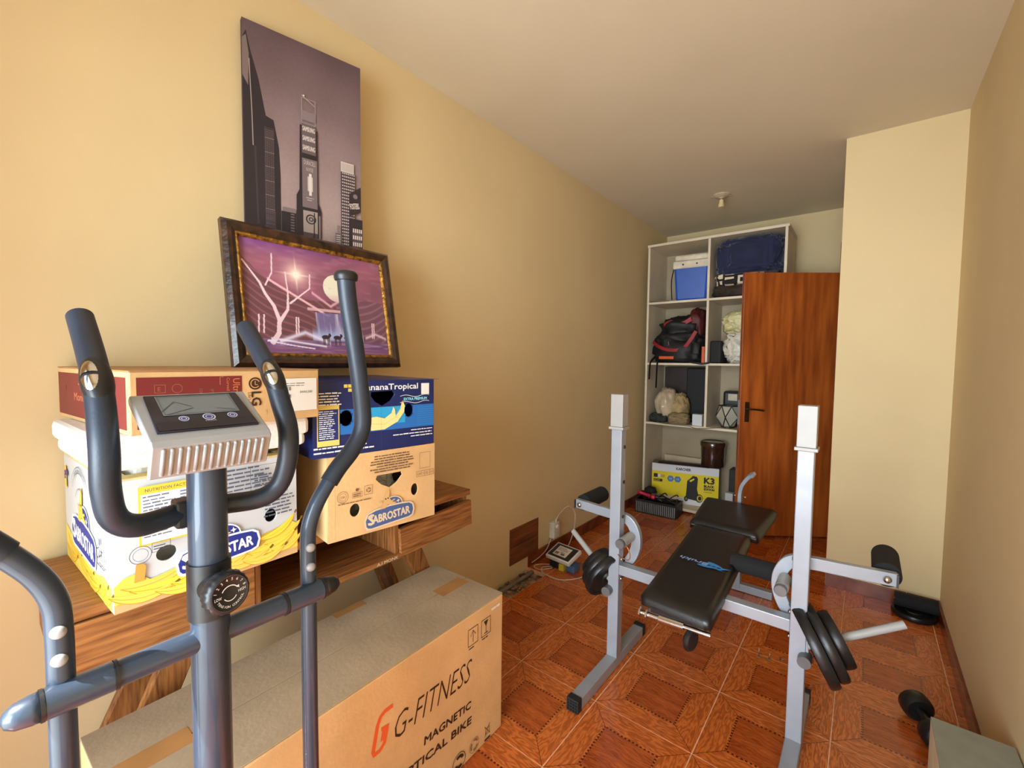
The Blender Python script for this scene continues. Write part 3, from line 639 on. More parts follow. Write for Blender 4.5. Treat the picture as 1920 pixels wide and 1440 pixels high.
# ================================================================== PICTURES
# leaning framed painting (art is a plain moonlit landscape drawn as coloured cells)
def art(U,V):
    """U,V in 0..1 arrays -> rgb (0..255)"""
    rs=np.random.RandomState(5)
    def vn(x,y,s):
        xi=np.floor(x).astype(int);yi=np.floor(y).astype(int);xf=x-xi;yf=y-yi;g=np.random.RandomState(s).rand(64,64)
        xf=xf*xf*(3-2*xf);yf=yf*yf*(3-2*yf);f=lambda a,b:g[a%64,b%64]
        return (f(xi,yi)*(1-xf)+f(xi+1,yi)*xf)*(1-yf)+(f(xi,yi+1)*(1-xf)+f(xi+1,yi+1)*xf)*yf
    C=np.zeros(U.shape+(3,))
    def put(mask,col,a=1.0):
        m=np.clip(mask,0,1)[...,None]*a; C[:]=C*(1-m)+np.array(col)*m
    C[:]=np.array((118,74,90))
    n1=vn(U*5+V*3,V*14-U*9,1);n2=vn(U*16,V*40,2);n3=vn(U*3+2,V*6,4)
    put(V*0+n1,(166,92,110),.75);put(np.clip(1.2-3*np.abs(V-.78),0,1)*n3,(178,112,146),.6);put(np.clip((V-.86)*8,0,1)*(1-U),(120,60,150),.7)
    put(np.clip(n2*1.6-.8,0,1),(206,156,166),.3)
    # hill sweeping down from left, brown
    hill=.84-.62*U-.12*np.sin(U*6); put((V<hill)&(U<.62),(104,64,70),.85)
    st=np.sin((V+U*.75+.04*np.sin(U*11))*95); put(((V<hill)&(U<.62))*np.clip(st-.3,0,1),(196,120,128),.55)
    hr=.34+.62*(U-.62); hill2=.50+.45*(U-.58)-.25*(U-.58)**2*3; R=(V<hill2)&(U>.60); put(R,(112,76,92),.85)
    st2=np.sin((V-U*.55+.05*np.sin(U*9))*85); put(R*np.clip(st2-.2,0,1),(186,136,150),.5)
    # pale ridge line
    rid=np.abs(V-(.66-.75*(U-.15)*(U<.52)-.28*(U>=.52)))<.012; put(rid&(U>.15)&(U<.55),(244,190,196),.9)
    put(np.exp(-((V-(.47+.9*np.abs(U-.56)))/.015)**2)*(np.abs(U-.56)<.13),(236,180,200),.9)
    # star and moon
    d=np.hypot((U-.335)*1.33,V-.735); put(np.exp(-(d/.10)**2),(250,214,200),.95);put(np.exp(-(d/.035)**2),(255,255,244))
    put(np.exp(-((U-.335)/.006)**2)*np.exp(-(np.abs(V-.735)/.12)**2),(255,236,220),.9);put(np.exp(-((V-.735)/.008)**2)*np.exp(-(np.abs(U-.335)/.10)**2),(255,236,220),.8)
    d=np.hypot((U-.62)*1.33,V-.655); put(d<.135,(236,228,206)*np.array(1));put((d<.135)*np.clip((.60-V)*9,0,1),(206,150,170),.8);put((d<.13)*(n2>.6),(214,206,190),.5)
    # waterfall and mist
    wf_=(np.abs(U-.60)<.155)&(V<.40)&(V>.14); put(wf_,(120,110,160),.85);put(wf_*np.clip(vn(U*70,V*5,7)*2-.9,0,1),(206,200,220),.9)
    put((np.abs(U-.6)<.19)*np.exp(-((V-.17)/.06)**2),(176,190,232),.85)
    put(((np.abs(V-.425)<.013)&(np.abs(U-.56)<.17)),(230,190,196),.8)
    # ground
    put(V<.13,(112,78,122),.9);put((V<.13)*np.clip(vn(U*10,V*90,9)*2-.9,0,1),(206,160,200),.6);put((V<.06),(150,90,130),.4)
    put((np.exp(-((V-(.20-.55*np.abs(U-.36)))/.022)**2))*(np.abs(U-.36)<.17),(236,226,250),.9);put((np.exp(-((V-(.13-.16*(U-.16)))/.010)**2))*(U>.14)*(U<.5),(244,236,252),.95)
    put((np.exp(-((V-(.22-.5*np.abs(U-.90)))/.015)**2))*(np.abs(U-.9)<.09),(236,200,216),.9)
    # bare pale trees
    def stroke(pts,w0,w1,col):
        P=[]
        for i in range(len(pts)-1):
            for k in range(24): t_=k/24;P.append((pts[i][0]*(1-t_)+pts[i+1][0]*t_,pts[i][1]*(1-t_)+pts[i+1][1]*t_))
        m=np.zeros(U.shape)
        for i,(a_,b_) in enumerate(P):
            ww=max(.0062,w0+(w1-w0)*i/len(P)); m=np.maximum(m,(np.hypot((U-a_)*1.33,V-b_)<ww)*1.0)
        put(m,col)
    tc=(240,206,214)
    stroke([(.15,.10),(.19,.18),(.20,.30),(.175,.42),(.13,.52),(.10,.62),(.05,.72),(.01,.80)],.022,.004,tc);stroke([(.20,.28),(.26,.40),(.27,.55),(.265,.75)],.016,.003,tc)
    stroke([(.28,.46),(.35,.54),(.42,.62),(.43,.76)],.009,.002,tc);stroke([(.135,.60),(.18,.72),(.19,.90)],.006,.002,tc);stroke([(.17,.12),(.12,.11),(.25,.08),(.42,.05)],.010,.003,(236,222,246))
    for x_ in(.07,.10,.30,.315,.87,.885): stroke([(x_,.18),(x_+.01,.34)],.004,.002,tc)
    # grazing animals in silhouette
    for x_ in(.50,.585,.665,.745):
        put(np.hypot((U-x_)/.030,(V-.165)/.020)<1,(60,40,48)); put(np.hypot((U-x_-.030)/.010,(V-.185)/.018)<1,(60,40,48))
        for dx in(-.02,-.010,.012,.022): put((np.abs(U-x_-dx)<.003)&(V<.165)&(V>.09),(66,46,54))
    return C
def art_panel(nx,ny,o,u,v,w_,h_,parent,name,fn,label=None):
    us=(np.arange(nx)+.0)/(nx-1);vs=(np.arange(ny)+.0)/(ny-1);U,V=np.meshgrid(us,vs);C=fn(U,V)/255.
    C=np.where(C<=.04045,C/12.92,((np.clip(C,0,1)+.055)/1.055)**2.4)
    b_=origin(parent);P=np.array(o)-np.array(b_)+U[...,None]*w_*np.array(u)+V[...,None]*h_*np.array(v)
    idx=np.arange(nx*ny).reshape(ny,nx);F=np.stack([idx[:-1,:-1],idx[:-1,1:],idx[1:,1:],idx[1:,:-1]],-1).reshape(-1,4)
    me=bpy.data.meshes.new(name);me.from_pydata(P.reshape(-1,3).tolist(),[],F.tolist())
    ca=me.color_attributes.new('Col','FLOAT_COLOR','POINT');ca.data.foreach_set('color',np.concatenate([C.reshape(-1,3),np.ones((nx*ny,1))],1).astype('f').ravel())
    me.materials.append(ink_mat());ob=bpy.data.objects.new(name,me);COL.objects.link(ob);ob.parent=parent;ob['wl']=list(b_);return setp(ob,label)
FB=Vector((-1.500,.514,1.372));Wf=.617;U_=Vector((0,1,0));V_=Vector((-.088,0,.468)).normalized();N_=U_.cross(V_);Hf=.477
t=thing('framed_painting','dark framed painting of a moonlit waterfall leaning on the cartons against the wall','painting',tuple(FB+U_*Wf/2))
def rail(b,x0,y0,x1,y1,wd,th0,th1):
    pass
def fr_ring(off0,off1,z0,z1,z_in,name,m,bev):
    """mitred picture moulding: outer offset off0, inner offset off1"""
    bm=bmesh.new(); prof=[(off0,-.022),(off0,z0),((off0*2+off1)/3,z1),((off0+off1*2)/3,z1*.8+z_in*.2),(off1,z_in),(off1,-.022)]
    cs=[]
    for sx,sy in((0,0),(1,0),(1,1),(0,1)):
        ring=[]
        for o_,z_ in prof:
            x=o_ if sx==0 else Wf-o_; y=o_ if sy==0 else Hf-o_; ring.append(bm.verts.new(FB+U_*x+V_*y+N_*z_))
        cs.append(ring)
    for i in range(4):
        j=(i+1)%4
        for k in range(len(prof)): k2=(k+1)%len(prof); bm.faces.new((cs[i][k],cs[j][k],cs[j][k2],cs[i][k2]))
    bmesh.ops.recalc_face_normals(bm,faces=bm.faces); return finish(name,bm,m,t,bev=bev)
fr_ring(0,.037,.0,.012,.004,'frame',mat('dark_carved_frame',(58,32,18),.38,var=.5,vs=30,bump=.25,bs=60,coat=.3),.001)
fr_ring(.037,.049,.004,.006,-.002,'gilt_slip',mat('worn_gilt',(176,124,44),.38,metal=.5,var=.4,vs=60,bump=.4,bs=120),0)
B().prism([(.03,.03),(Wf-.03,.03),(Wf-.03,Hf-.03),(.03,Hf-.03)],FB-N_*.012,U_,V_,.006).out('backing_board',kraft_in,t)
art_panel(320,230,FB+U_*.047+V_*.047-N_*.006,U_,V_,Wf-.094,Hf-.094,t,'picture',art)
# tall canvas print
CA=Vector((-1.716,.633,1.376));CB=Vector((-1.636,1.037,1.376));Wc=(CB-CA).length;Uc=(CB-CA).normalized();Vc=Vector((0,0,1));Hc=1.192;Nc=Uc.cross(Vc)
t=thing('canvas_print','tall dark violet canvas print of city towers behind the framed painting','painting',tuple((CA+CB)/2))
B().prism([(0,0),(Wc,0),(Wc,Hc),(0,Hc)],CA,Uc,Vc,.022).out('canvas_wrap',mat('dark_canvas',(70,56,64),.8,var=.1,bump=.1,bs=400),t,bev=.002)
def sky(U,V):
    n_=np.random.RandomState(2).rand(*U.shape)*5
    a=np.array((92,72,78));b=np.array((158,136,132));f=np.clip((1.0-V)*1.9,0,1)[...,None];d=np.hypot((U-.5),(V-.62)*1.6)
    return a*(1-f)+b*f-np.clip(d*18-4,0,22)[...,None]+n_[...,None]+ (np.sin(U*9+V*14)*np.sin(V*21-U*5)*4)[...,None]
art_panel(80,200,CA+Nc*.0006,Uc,Vc,Wc,Hc,t,'picture',sky)
pr=Print(CA,Uc,Vc,lift=.001)
zb=.30  # skyline foot is hidden by the painting below this
K=(34,26,32);K2=(56,44,50);G1=(120,104,104);G2=(160,146,140)
X=lambda f:f*Wc
def Yc(f): return zb+(f*.86+.185)*(Hc-zb)    # 0 at hidden foot, 1 top
pr.poly([(0,0),(X(.28),0),(X(.28),Yc(.30)),(X(.27),Yc(.42)),(X(.23),Yc(.54)),(X(.17),Yc(.55)),(X(.12),Yc(.70)),(X(.06),Yc(.82)),(X(.03),Yc(.90)),(0,Yc(.86))],K)
pr.poly([(X(.0),Yc(.70)),(X(.04),Yc(.66)),(X(.05),Yc(.80)),(X(.03),Yc(.88)),(0,Yc(.86))],(116,98,96));pr.line([(X(.07),Yc(.40)),(X(.065),Yc(.55)),(X(.05),Yc(.78))],.003,(150,134,130))
pr.line([(X(.10),Yc(.05)),(X(.085),Yc(.4))],.006,K2)
pr.poly([(X(.155),0),(X(.235),0),(X(.235),Yc(.50)),(X(.155),Yc(.50))],(60,48,54))
for i in range(60): pr.rect(X(.16),Yc(.06+i*.0072),X(.23),Yc(.06+i*.0072)+.0022,(104,88,90) if i%9 else (160,144,140))
for i in range(5): pr.rect(X(.168+i*.015),Yc(.03),X(.171+i*.015),Yc(.50),K)
for i in range(30): pr.rect(X(.16),Yc(-.06+i*.006),X(.235),Yc(-.06+i*.006)+.0018,(92,78,82))
pr.rect(X(.28),0,X(.40),Yc(.13),K);pr.rect(X(.29),Yc(.13),X(.40),Yc(.15),G1)
for i in range(14): pr.rect(X(.355),Yc(-.05+i*.013),X(.385),Yc(-.05+i*.013)+.004,(110,96,96))
# advertising tower in the middle
pr.poly([(X(.405),0),(X(.62),0),(X(.62),Yc(.16)),(X(.595),Yc(.20)),(X(.59),Yc(.55)),(X(.44),Yc(.56)),(X(.43),Yc(.25)),(X(.405),Yc(.22))],K)
pr.rect(X(.455),Yc(.42),X(.575),Yc(.57),(96,82,84));pr.rect(X(.455),Yc(.17),X(.585),Yc(.405),(112,96,98));pr.rect(X(.46),Yc(.02),X(.585),Yc(.155),(150,134,128));pr.rect(X(.46),0,X(.585),Yc(.05),(70,56,62))
pr.frame(X(.455),Yc(.57),X(.575),Yc(.69),.0015,G2);pr.rect(X(.46),Yc(.585),X(.57),Yc(.63),(124,108,110));pr.line([(X(.455),Yc(.70)),(X(.57),Yc(.665))],.003,G2);pr.disc(X(.475),Yc(.70),.003,(220,210,200))
for i,y_ in enumerate((.535,.49,.445)): pr.text('SAMSUNG',X(.515),Yc(y_),.017,(196,182,176),wid=X(.105),align='c',bold=.0006)
pr.rect(X(.455),Yc(.41),X(.58),Yc(.428),K);pr.text('DURACELL',X(.52),Yc(.375),.016,(190,176,172),wid=X(.10),align='c');pr.text('NYSE',X(.52),Yc(.345),.014,(180,166,162),wid=X(.06),align='c')
pr.rect(X(.50),Yc(.25),X(.545),Yc(.32),(190,176,168));pr.rect(X(.512),Yc(.23),X(.535),Yc(.335),(206,194,186));pr.lines(X(.485),Yc(.215),X(.07),2,.008,.004,(170,156,152),align='c')
pr.ring(X(.525),Yc(.115),.018,.004,K);pr.ring(X(.525),Yc(.115),.008,.003,K);pr.line([(X(.55),Yc(.01)),(X(.555),Yc(.15))],.003,K)
pr.rect(X(.595),Yc(.0),X(.61),Yc(.14),G1)
# pale office slab and signs at right
pr.rect(X(.80),0,X(.935),Yc(.39),(70,56,62));pr.rect(X(.80),Yc(.39),X(.925),Yc(.44),(196,182,172))
for i in range(8): pr.rect(X(.81+i*.0145),Yc(.395),X(.815+i*.0145),Yc(.435),(140,124,120))
for r_ in range(24):
    for c_ in range(7): pr.rect(X(.806+c_*.018),Yc(.02+r_*.0155),X(.806+c_*.018+.012),Yc(.02+r_*.0155)+.006,(178,162,154))
pr.rect(X(.74),0,X(.80),Yc(.07),(92,78,82))
for i in range(16): pr.rect(X(.745),Yc(-.1+i*.0105),X(.785),Yc(-.1+i*.0105)+.0035,(176,162,156))
pr.rect(X(.755),Yc(.07),X(.79),Yc(.11),G1)
pr.poly([(X(.875),Yc(.17)),(X(.985),Yc(.20)),(X(.985),Yc(.33)),(X(.875),Yc(.285))],(44,34,40));pr.text('FOSTERS',X(.885),Yc(.205),.022,(196,180,172),wid=X(.09),rot=.25,bold=.0006);pr.disc(X(.93),Yc(.275),.009,(120,104,104))
pr.rect(X(.87),0,X(1),Yc(.16),(40,30,36));pr.rect(X(.90),Yc(-.05),X(.995),Yc(.10),(78,64,68))
for i in range(5):
    for r_ in range(3): pr.rect(X(.905+i*.019),Yc(.02+r_*.035),X(.916+i*.019),Yc(.04+r_*.035),(206,192,180))
pr.text('NK',X(.92),Yc(-.06),.030,(190,176,168),wid=X(.06),rot=.4,bold=.001)
pr.out(t,'skyline_print')
# nail hooks / marks on the wall left out on purpose; small screw in wall
# ================================================================== G-FITNESS CARTON ON FLOOR
a=Vector((-1.000,.150,0));w_,h_,d_=1.10,.523,.372;yw=1.9
R=Matrix.Rotation(math.radians(yw),4,'Z');Y_=R@Vector((0,1,0));X_=R@Vector((1,0,0));Z_=Vector((0,0,1))
t=thing('exercise_bike_carton','long brown carton with orange and black fitness lettering on the floor','box',tuple(a+Y_*w_/2-X_*d_/2))
b=B().prism([(0,0),(w_,0),(w_,h_),(0,h_)],a,Y_,Z_,d_)
b.out('carton_body',kraft,t,bev=.006)
b=B();
b.prism([(0,0),(w_,0),(w_,d_/2-.001),(0,d_/2-.001)],a-X_*d_+Z_*h_,Y_,X_,.003).prism([(0,d_/2+.001),(w_,d_/2+.001),(w_,d_-.001),(0,d_-.001)],a-X_*d_+Z_*h_,Y_,X_,.003)
b.out('top_flap',dusty,t,bev=.0015,label='dusty grey-brown top flaps')
tape=mat('brown_parcel_tape',(176,128,78),.25,var=.08,vs=10)
B().prism([(.02,d_/2-.03),(.16,d_/2-.03),(.16,d_/2+.03),(.02,d_/2+.03)],a-X_*d_+Z_*(h_+.0034),Y_,X_,.0004).out('parcel_tape',tape,t)
B().prism([(w_-.16,d_/2-.03),(w_-.02,d_/2-.03),(w_-.02,d_/2+.03),(w_-.16,d_/2+.03)],a-X_*d_+Z_*(h_+.0034),Y_,X_,.0004).out('parcel_tape',tape,t)
B().prism([(.62,0),(.74,0),(.74,.035),(.62,.035)],a-X_*d_+Z_*(h_+.0034),Y_,X_,.0004).out('parcel_tape',tape,t)
pr=Print(a,Y_,Z_);bk=(52,34,24);og=(226,96,44)
# (lettering sized from the photograph: baseline z about .31, running to near the far edge)
GF=dict(a=a,Y=Y_,Z=Z_,w=w_,h=h_,t=t)

# ================================================================== ELLIPTICAL TRAINER
t=thing('elliptical_trainer','dark blue-grey elliptical trainer with silver console in front of the cartons','exercise machine',(-.60,.24,0))
ET=Vector((-.817,.238,0)); ca=Vector((1,.0187,0)); cc=Vector((-.0187,1,0)).normalized()
def E(fx,s,z): return ET+ca*fx+cc*s+Vector((0,0,z))
B().cyl(E(0,0,.10),E(0,0,1.265),.0272,n=40).out('main_post',dkpaint,t,smooth=True,autos=40)
B().cyl(E(0,-.191,.948),E(0,.191,.948),.0185,n=28).out('pivot_shaft',dkpaint,t,smooth=True,autos=40)
for s in(-1,1):
    B().cyl(E(0,s*.115,.948),E(0,s*.119,.948),.0206,n=28).out('bushing',blkpl,t,smooth=True,autos=40)
    B().cyl(E(0,s*.188,.948),E(0,s*.192,.948),.0206,n=28).out('bushing',blkpl,t,smooth=True,autos=40)
    B().cyl(E(0,s*.121,.948),E(0,s*.187,.948),.0200,n=28).out('shaft_sleeve',dkpaint,t,smooth=True,autos=40)
    B().lathe([(.0190,0),(.0186,.008),(.0160,.022),(.010,.031),(.001,.034)],E(0,s*.192,.948),cc*s).out('end_cap',dkpaint if s<0 else blkpl,t,smooth=True)
    # swinging arm: lower tube, upper tube, foam
    r=.0145
    B().tube([E(-.01,s*.170,.42),E(-.012,s*.170,.70),E(-.012,s*.170,.95),E(-.013,s*.170,1.03),E(-.013,s*.173,1.075),E(-.013,s*.190,1.118),E(-.013,s*.223,1.165)],r,n=24,sub=5).out('swing_arm',dkpaint,t,smooth=True,autos=50)
    B().tube([E(-.013,s*.215,1.153),E(-.013,s*.235,1.178),E(-.013,s*.268,1.212),E(-.013,s*.291,1.252),E(-.013,s*.291,1.31),E(-.013,s*.277,1.42),E(-.013,s*.262,1.51),E(-.013,s*.256,1.565)],.0178,n=28,sub=6).out('foam_grip',foam,t,smooth=True,autos=50)
    B().lathe([(.014,0),(.022,.001),(.0235,.006),(.0235,.012),(.020,.018),(.010,.021),(.001,.0215)],E(-.013,s*.2565,1.560),E(-.013,s*.255,1.60)-E(-.013,s*.2565,1.56)).out('grip_cap',blkpl,t,smooth=True,autos=60)
    for z in(1.0,1.038):
        B().lathe([(.0085,0),(.0085,.003),(.006,.006),(.001,.0072)],E(.0005,s*.170-.002,z),ca-.35*cc).out('bolt',steelb,t,smooth=True)
    # fixed pulse handle
    B().tube([E(-.038,s*.004,1.152),E(-.034,s*.036,1.149),E(-.012,s*.085,1.152),E(-.002,s*.112,1.172),E(.010,s*.122,1.215),E(.014,s*.123,1.27),E(-.008,s*.121,1.32),E(-.035,s*.120,1.365),E(-.085,s*.119,1.41),E(-.149,s*.119,1.462)],.0168,n=28,sub=6).out('handlebar',foam,t,smooth=True,autos=50)
    sv=E(-.035,s*.120,1.365)
    ax=(E(-.085,s*.119,1.41)-E(-.008,s*.121,1.32)).normalized(); nx=Vector((.72,-.55,.42)); nx=(nx-ax*nx.dot(ax)).normalized(); sx=ax.cross(nx)
    Ms=Matrix(((sx.x,ax.x,nx.x,sv.x),(sx.y,ax.y,nx.y,sv.y),(sx.z,ax.z,nx.z,sv.z),(0,0,0,1)))
    b=B(); bmesh.ops.create_uvsphere(b.bm,u_segments=24,v_segments=14,radius=1,matrix=Ms@Matrix.Diagonal((.0185,.047,.0205,1))); pb=b.out('pulse_housing',blkpl,t,smooth=True)
    for q in(-1,1):
        b=B(); bmesh.ops.create_uvsphere(b.bm,u_segments=28,v_segments=16,radius=1,matrix=Ms@Matrix.Diagonal((.0160,.0405,.0222,1)))
        geo=b.bm.verts[:]+b.bm.edges[:]+b.bm.faces[:]
        bmesh.ops.bisect_plane(b.bm,geom=geo,plane_co=Ms@Vector((0,q*.003,0)),plane_no=(Ms.to_3x3()@Vector((0,q,0))),clear_inner=True)
        b.out('pulse_plate',chrome,pb,smooth=True)
B().box(E(-.052,-.036,1.128),E(-.018,.036,1.172)).out('handlebar_clamp',blkpl,t,bev=.004)
# tension knob
kc=E(.024,.0,1.033); kax=Vector((.88,-.46,.02))
B().cyl(E(0,0,.985),E(0,0,1.075),.0305,n=36).out('knob_collar',blkpl,t,smooth=True,autos=40)
kc=E(.050,.002,1.038); kax=Vector((1,.16,.08))
B().cyl(E(.012,0,1.038),kc-kax.normalized()*.0,.024,n=30).out('knob_neck',blkpl,t,smooth=True,autos=40)
b=B(); prof=[]; n=48
kn=B().lathe([(.024,-.006),(.030,-.003),(.0322,.002),(.0322,.014),(.030,.019),(.027,.021),(.0265,.0205),(.001,.0205)],kc,kax,n=60)
for i,v in enumerate(kn.bm.verts):
    d=(v.co-kc); d-=kax.normalized()*d.dot(kax.normalized())
    if d.length>.0315: v.co+=d.normalized()*(.0011*math.cos(20*2*math.pi*(i%60)/60))
kb=kn.out('tension_knob',blkpl,t,smooth=True,autos=50)
kn_=kax.normalized(); ku=Vector((0,0,1)).cross(kn_).normalized(); kv=kn_.cross(ku)
pr=Print(kc+kn_*.0206,ku,kv,lift=.0004); W=(226,226,226)
pr.ring(0,0,.0265,.0006,(90,90,95),n=40); pr.ring(0,-.001,.0135,.0014,W,a0=.5,a1=math.pi-.5,n=20); pr.ring(0,-.001,.0105,.0012,W,a0=math.pi+.5,a1=2*math.pi-.5,n=14)
pr.poly([(.0135,.0085),(.0095,.0075),(.0135,.0035)],W)
pr.text('LOW',-.0175,-.0045,.0045,W,align='c',wid=.010);pr.text('HIGH',.0175,-.0025,.0045,W,align='c',wid=.011,rot=.1)
for k,ch in enumerate('12345678'):
    an=math.radians(160-k*20); pr.text(ch,.0205*math.cos(an),.0205*math.sin(an)-.001,.0042,W,rot=an-math.pi/2,align='c')
for k,ch in enumerate('TENSION CONTROL'):
    if ch!=' ': an=math.radians(205+k*9.3); pr.text(ch,.021*math.cos(an),.021*math.sin(an),.0035,W,rot=an+math.pi/2,align='c')
pr.out(kb,label='white lettering')
# console
cu=cc; A0=E(.070,-.087,1.287)   # upper left of rib plate
Ph=Vector((-.10,0,.063)).normalized(); Pn=cu.cross(Ph)
con=B(); wdt=.158
side=[(.072,1.286),(.078,1.278),(.058,1.232),(.050,1.230),(.064,1.274),(-.036,1.329),(-.038,1.337),(-.030,1.3425)]
bm=bmesh.new(); rings=[]
for s,ins in((-.087,.001),(-.085,0),(.065,0),(.067,.001)):
    cxm=sum(p[0] for p in side)/8; czm=sum(p[1] for p in side)/8; ring=[]
    for x,z in side:
        d=Vector((x-cxm,z-czm)); L=d.length; d=d*(1-ins/L); ring.append(bm.verts.new(E(cxm+d.x,s,czm+d.y)))
    rings.append(ring)
for i in range(3):
    for k in range(8): bm.faces.new((rings[i][k],rings[i][(k+1)%8],rings[i+1][(k+1)%8],rings[i+1][k]))
bm.faces.new(rings[0]); bm.faces.new(list(reversed(rings[-1])))
bmesh.ops.recalc_face_normals(bm,faces=bm.faces)
cons=finish('console',bm,steelb,t,bev=.0015)
B().prism([(.058,1.272),(.050,1.238),(.0,1.232),(-.026,1.300),(-.026,1.318)],E(0,.042,0),ca,Vector((0,0,1)),-.105).out('console_housing',blkpl,t,bev=.003)
# raised ribs on the lower plate
pa=Vector((.0785,0,1.280));pb_=Vector((.0568,0,1.2265))
for k in range(14):
    s=-.0735+k*.0098; p0=E(.0768,s,1.2725);p1=E(.0608,s+.0006,1.2375)
    b=B().cyl(p0,p1,.0030,n=10); b.sph(p0,.0030,n=10).sph(p1,.0030,n=10); b.out('rib',steelb,cons,smooth=True)
# screen on sloping top
s0=Vector((.070,0,1.2885));s1=Vector((-.030,0,1.3440)); Vs=(E(s1.x,0,s1.z)-E(s0.x,0,s0.z)).normalized(); L=(E(s1.x,0,s1.z)-E(s0.x,0,s0.z)).length; Ns=cu.cross(Vs)
scr=B().prism([(-.066,.012),(.066,.012),(.062,L-.008),(-.062,L-.008)],E(s0.x,-.0105,s0.z)+Ns*.0022,cu,Vs,.003).out('screen',mat('dark_display',(36,34,48),.12,var=.3,vs=18),t,bev=.001)
pr=Print(E(s0.x,-.0105,s0.z)+Ns*.0022,cu,Vs)
pr.rect(-.050,.050,.050,L-.013,(112,118,120));pr.rect(-.063,.014,.063,.034,(34,28,34))
for x_,r_ in((-.028,.0065),(.004,.0085),(.036,.0070)): pr.disc(x_,.040,r_,(196,200,214));pr.disc(x_,.040,r_*.82,(50,54,110));pr.ring(x_,.040,r_*.55,.001,(196,200,214))
pr.text('MODE',.004,.028,.004,(170,170,180),align='c',wid=.014)
for x0,y0,x1,y1 in((-.05,.060,-.03,.085),(-.03,.085,-.01,.070),(-.045,.052,-.01,.066),(.02,.062,.045,.055)): pr.line([(x0,y0),(x1,y1)],.0012,(70,74,80))
pr.frame(-.048,.052,.048,L-.015,.0008,(80,84,90)); pr.out(scr)
# base (below the picture)
B().box(E(-.10,-.035,.03),E(.95,.035,.09)).out('base_beam',dkpaint,t,bev=.005)
for x in(-.12,.93): B().cyl(E(x,-.24,.035),E(x,.24,.035),.03).out('stabiliser',dkpaint,t,smooth=True,autos=40)
B().lathe([(.05,-.05),(.20,-.045),(.20,.045),(.05,.05)],E(.62,0,.28),(0,1,0),n=40).out('flywheel_cover',blkpl,t,smooth=True,autos=30)
for s in(-1,1):
    B().tube([E(-.01,s*.170,.43),E(.10,s*.165,.20),E(.60,s*.16,.24)],.014,n=12,smooth=False).out('pedal_arm',dkpaint,t,smooth=True,autos=40)
    B().box(E(.22,s*.16-.055,.25),E(.52,s*.16+.055,.28)).out('pedal',blkpl,t,bev=.006)

# G-FITNESS lettering (placed on the carton's long face)
def gf():
    a,Y_,Z_,t=GF['a'],GF['Y'],GF['Z'],GF['t']; pr=Print(a,Y_,Z_); hh=GF['h']
    e=lambda x,z:(.512+x*.056+z*.026,.305+z*.115)
    pr.line([e(.95,.92),e(.45,.92),e(.22,.86),e(.12,.70),e(.12,.12),e(.22,.02),e(.55,.02),e(.78,.12),e(.80,.52),e(.42,.52)],.0125,og)
    pr.poly([e(.50,.22),e(.72,.22),e(.72,.52),e(.50,.52)],og)
    pr.text('G-FITNESS',.587,.300,.078,bk,wid=.325,shear=.21,rot=-.03,off=-.012)
    pr.text('MAGNETIC',.921,.188,.0255,bk,wid=.214,bold=.0011,align='r',rot=-.08)
    pr.text('ELLIPTICAL BIKE',.924,.131,.0255,bk,wid=.375,bold=.0011,align='r',rot=-.08)
    for x0,z0,k in((.905,.412,0),(.974,.412,1)):
        pr.frame(x0,z0,x0+.052,z0+.062,.002,bk); cx_=x0+.026
        if k==0: pr.rect(cx_-.001,z0+.010,cx_+.001,z0+.05,bk);pr.line([(cx_-.013,z0+.034),(cx_,z0+.052),(cx_+.013,z0+.034)],.002,bk)
        else: pr.poly([(cx_-.012,z0+.054),(cx_+.012,z0+.054),(cx_,z0+.032)],bk);pr.rect(cx_-.001,z0+.012,cx_+.001,z0+.034,bk);pr.rect(cx_-.010,z0+.008,cx_+.010,z0+.011,bk)
        pr.lines(x0+.004,z0-.010,.042,1,.01,.004,bk)
    pr.lines(1.03,.488,.055,1,.01,.010,(236,226,206))
    x1,z1=1.012,.022
    pr.line([(x1-.016,z1+.045),(x1+.016,z1+.004)],.002,bk);pr.line([(x1+.014,z1+.045),(x1-.014,z1+.004)],.002,bk);pr.frame(x1-.011,z1+.010,x1+.012,z1+.034,.0016,bk);pr.rect(x1-.016,z1-.012,x1+.016,z1-.005,bk)
    pr.ring(.94,.040,.026,.0015,(140,106,72))
    for k in range(3): pr.ring(.94,.040,.021,.007,(140,106,72),n=4,a0=k*2.09+.3,a1=k*2.09+1.7)
    pr.ring(.863,.035,.032,.0025,bk);pr.ring(.863,.035,.024,.011,bk,n=10,a0=.3,a1=2.2);pr.ring(.863,.035,.024,.011,bk,n=10,a0=3.4,a1=5.4)
    pr.text('KET',.700,.020,.028,bk,bold=.001)
    pr.line([(.02,.01),(.02,hh-.01)],.0012,(176,130,84))
    pr.out(t)
gf()
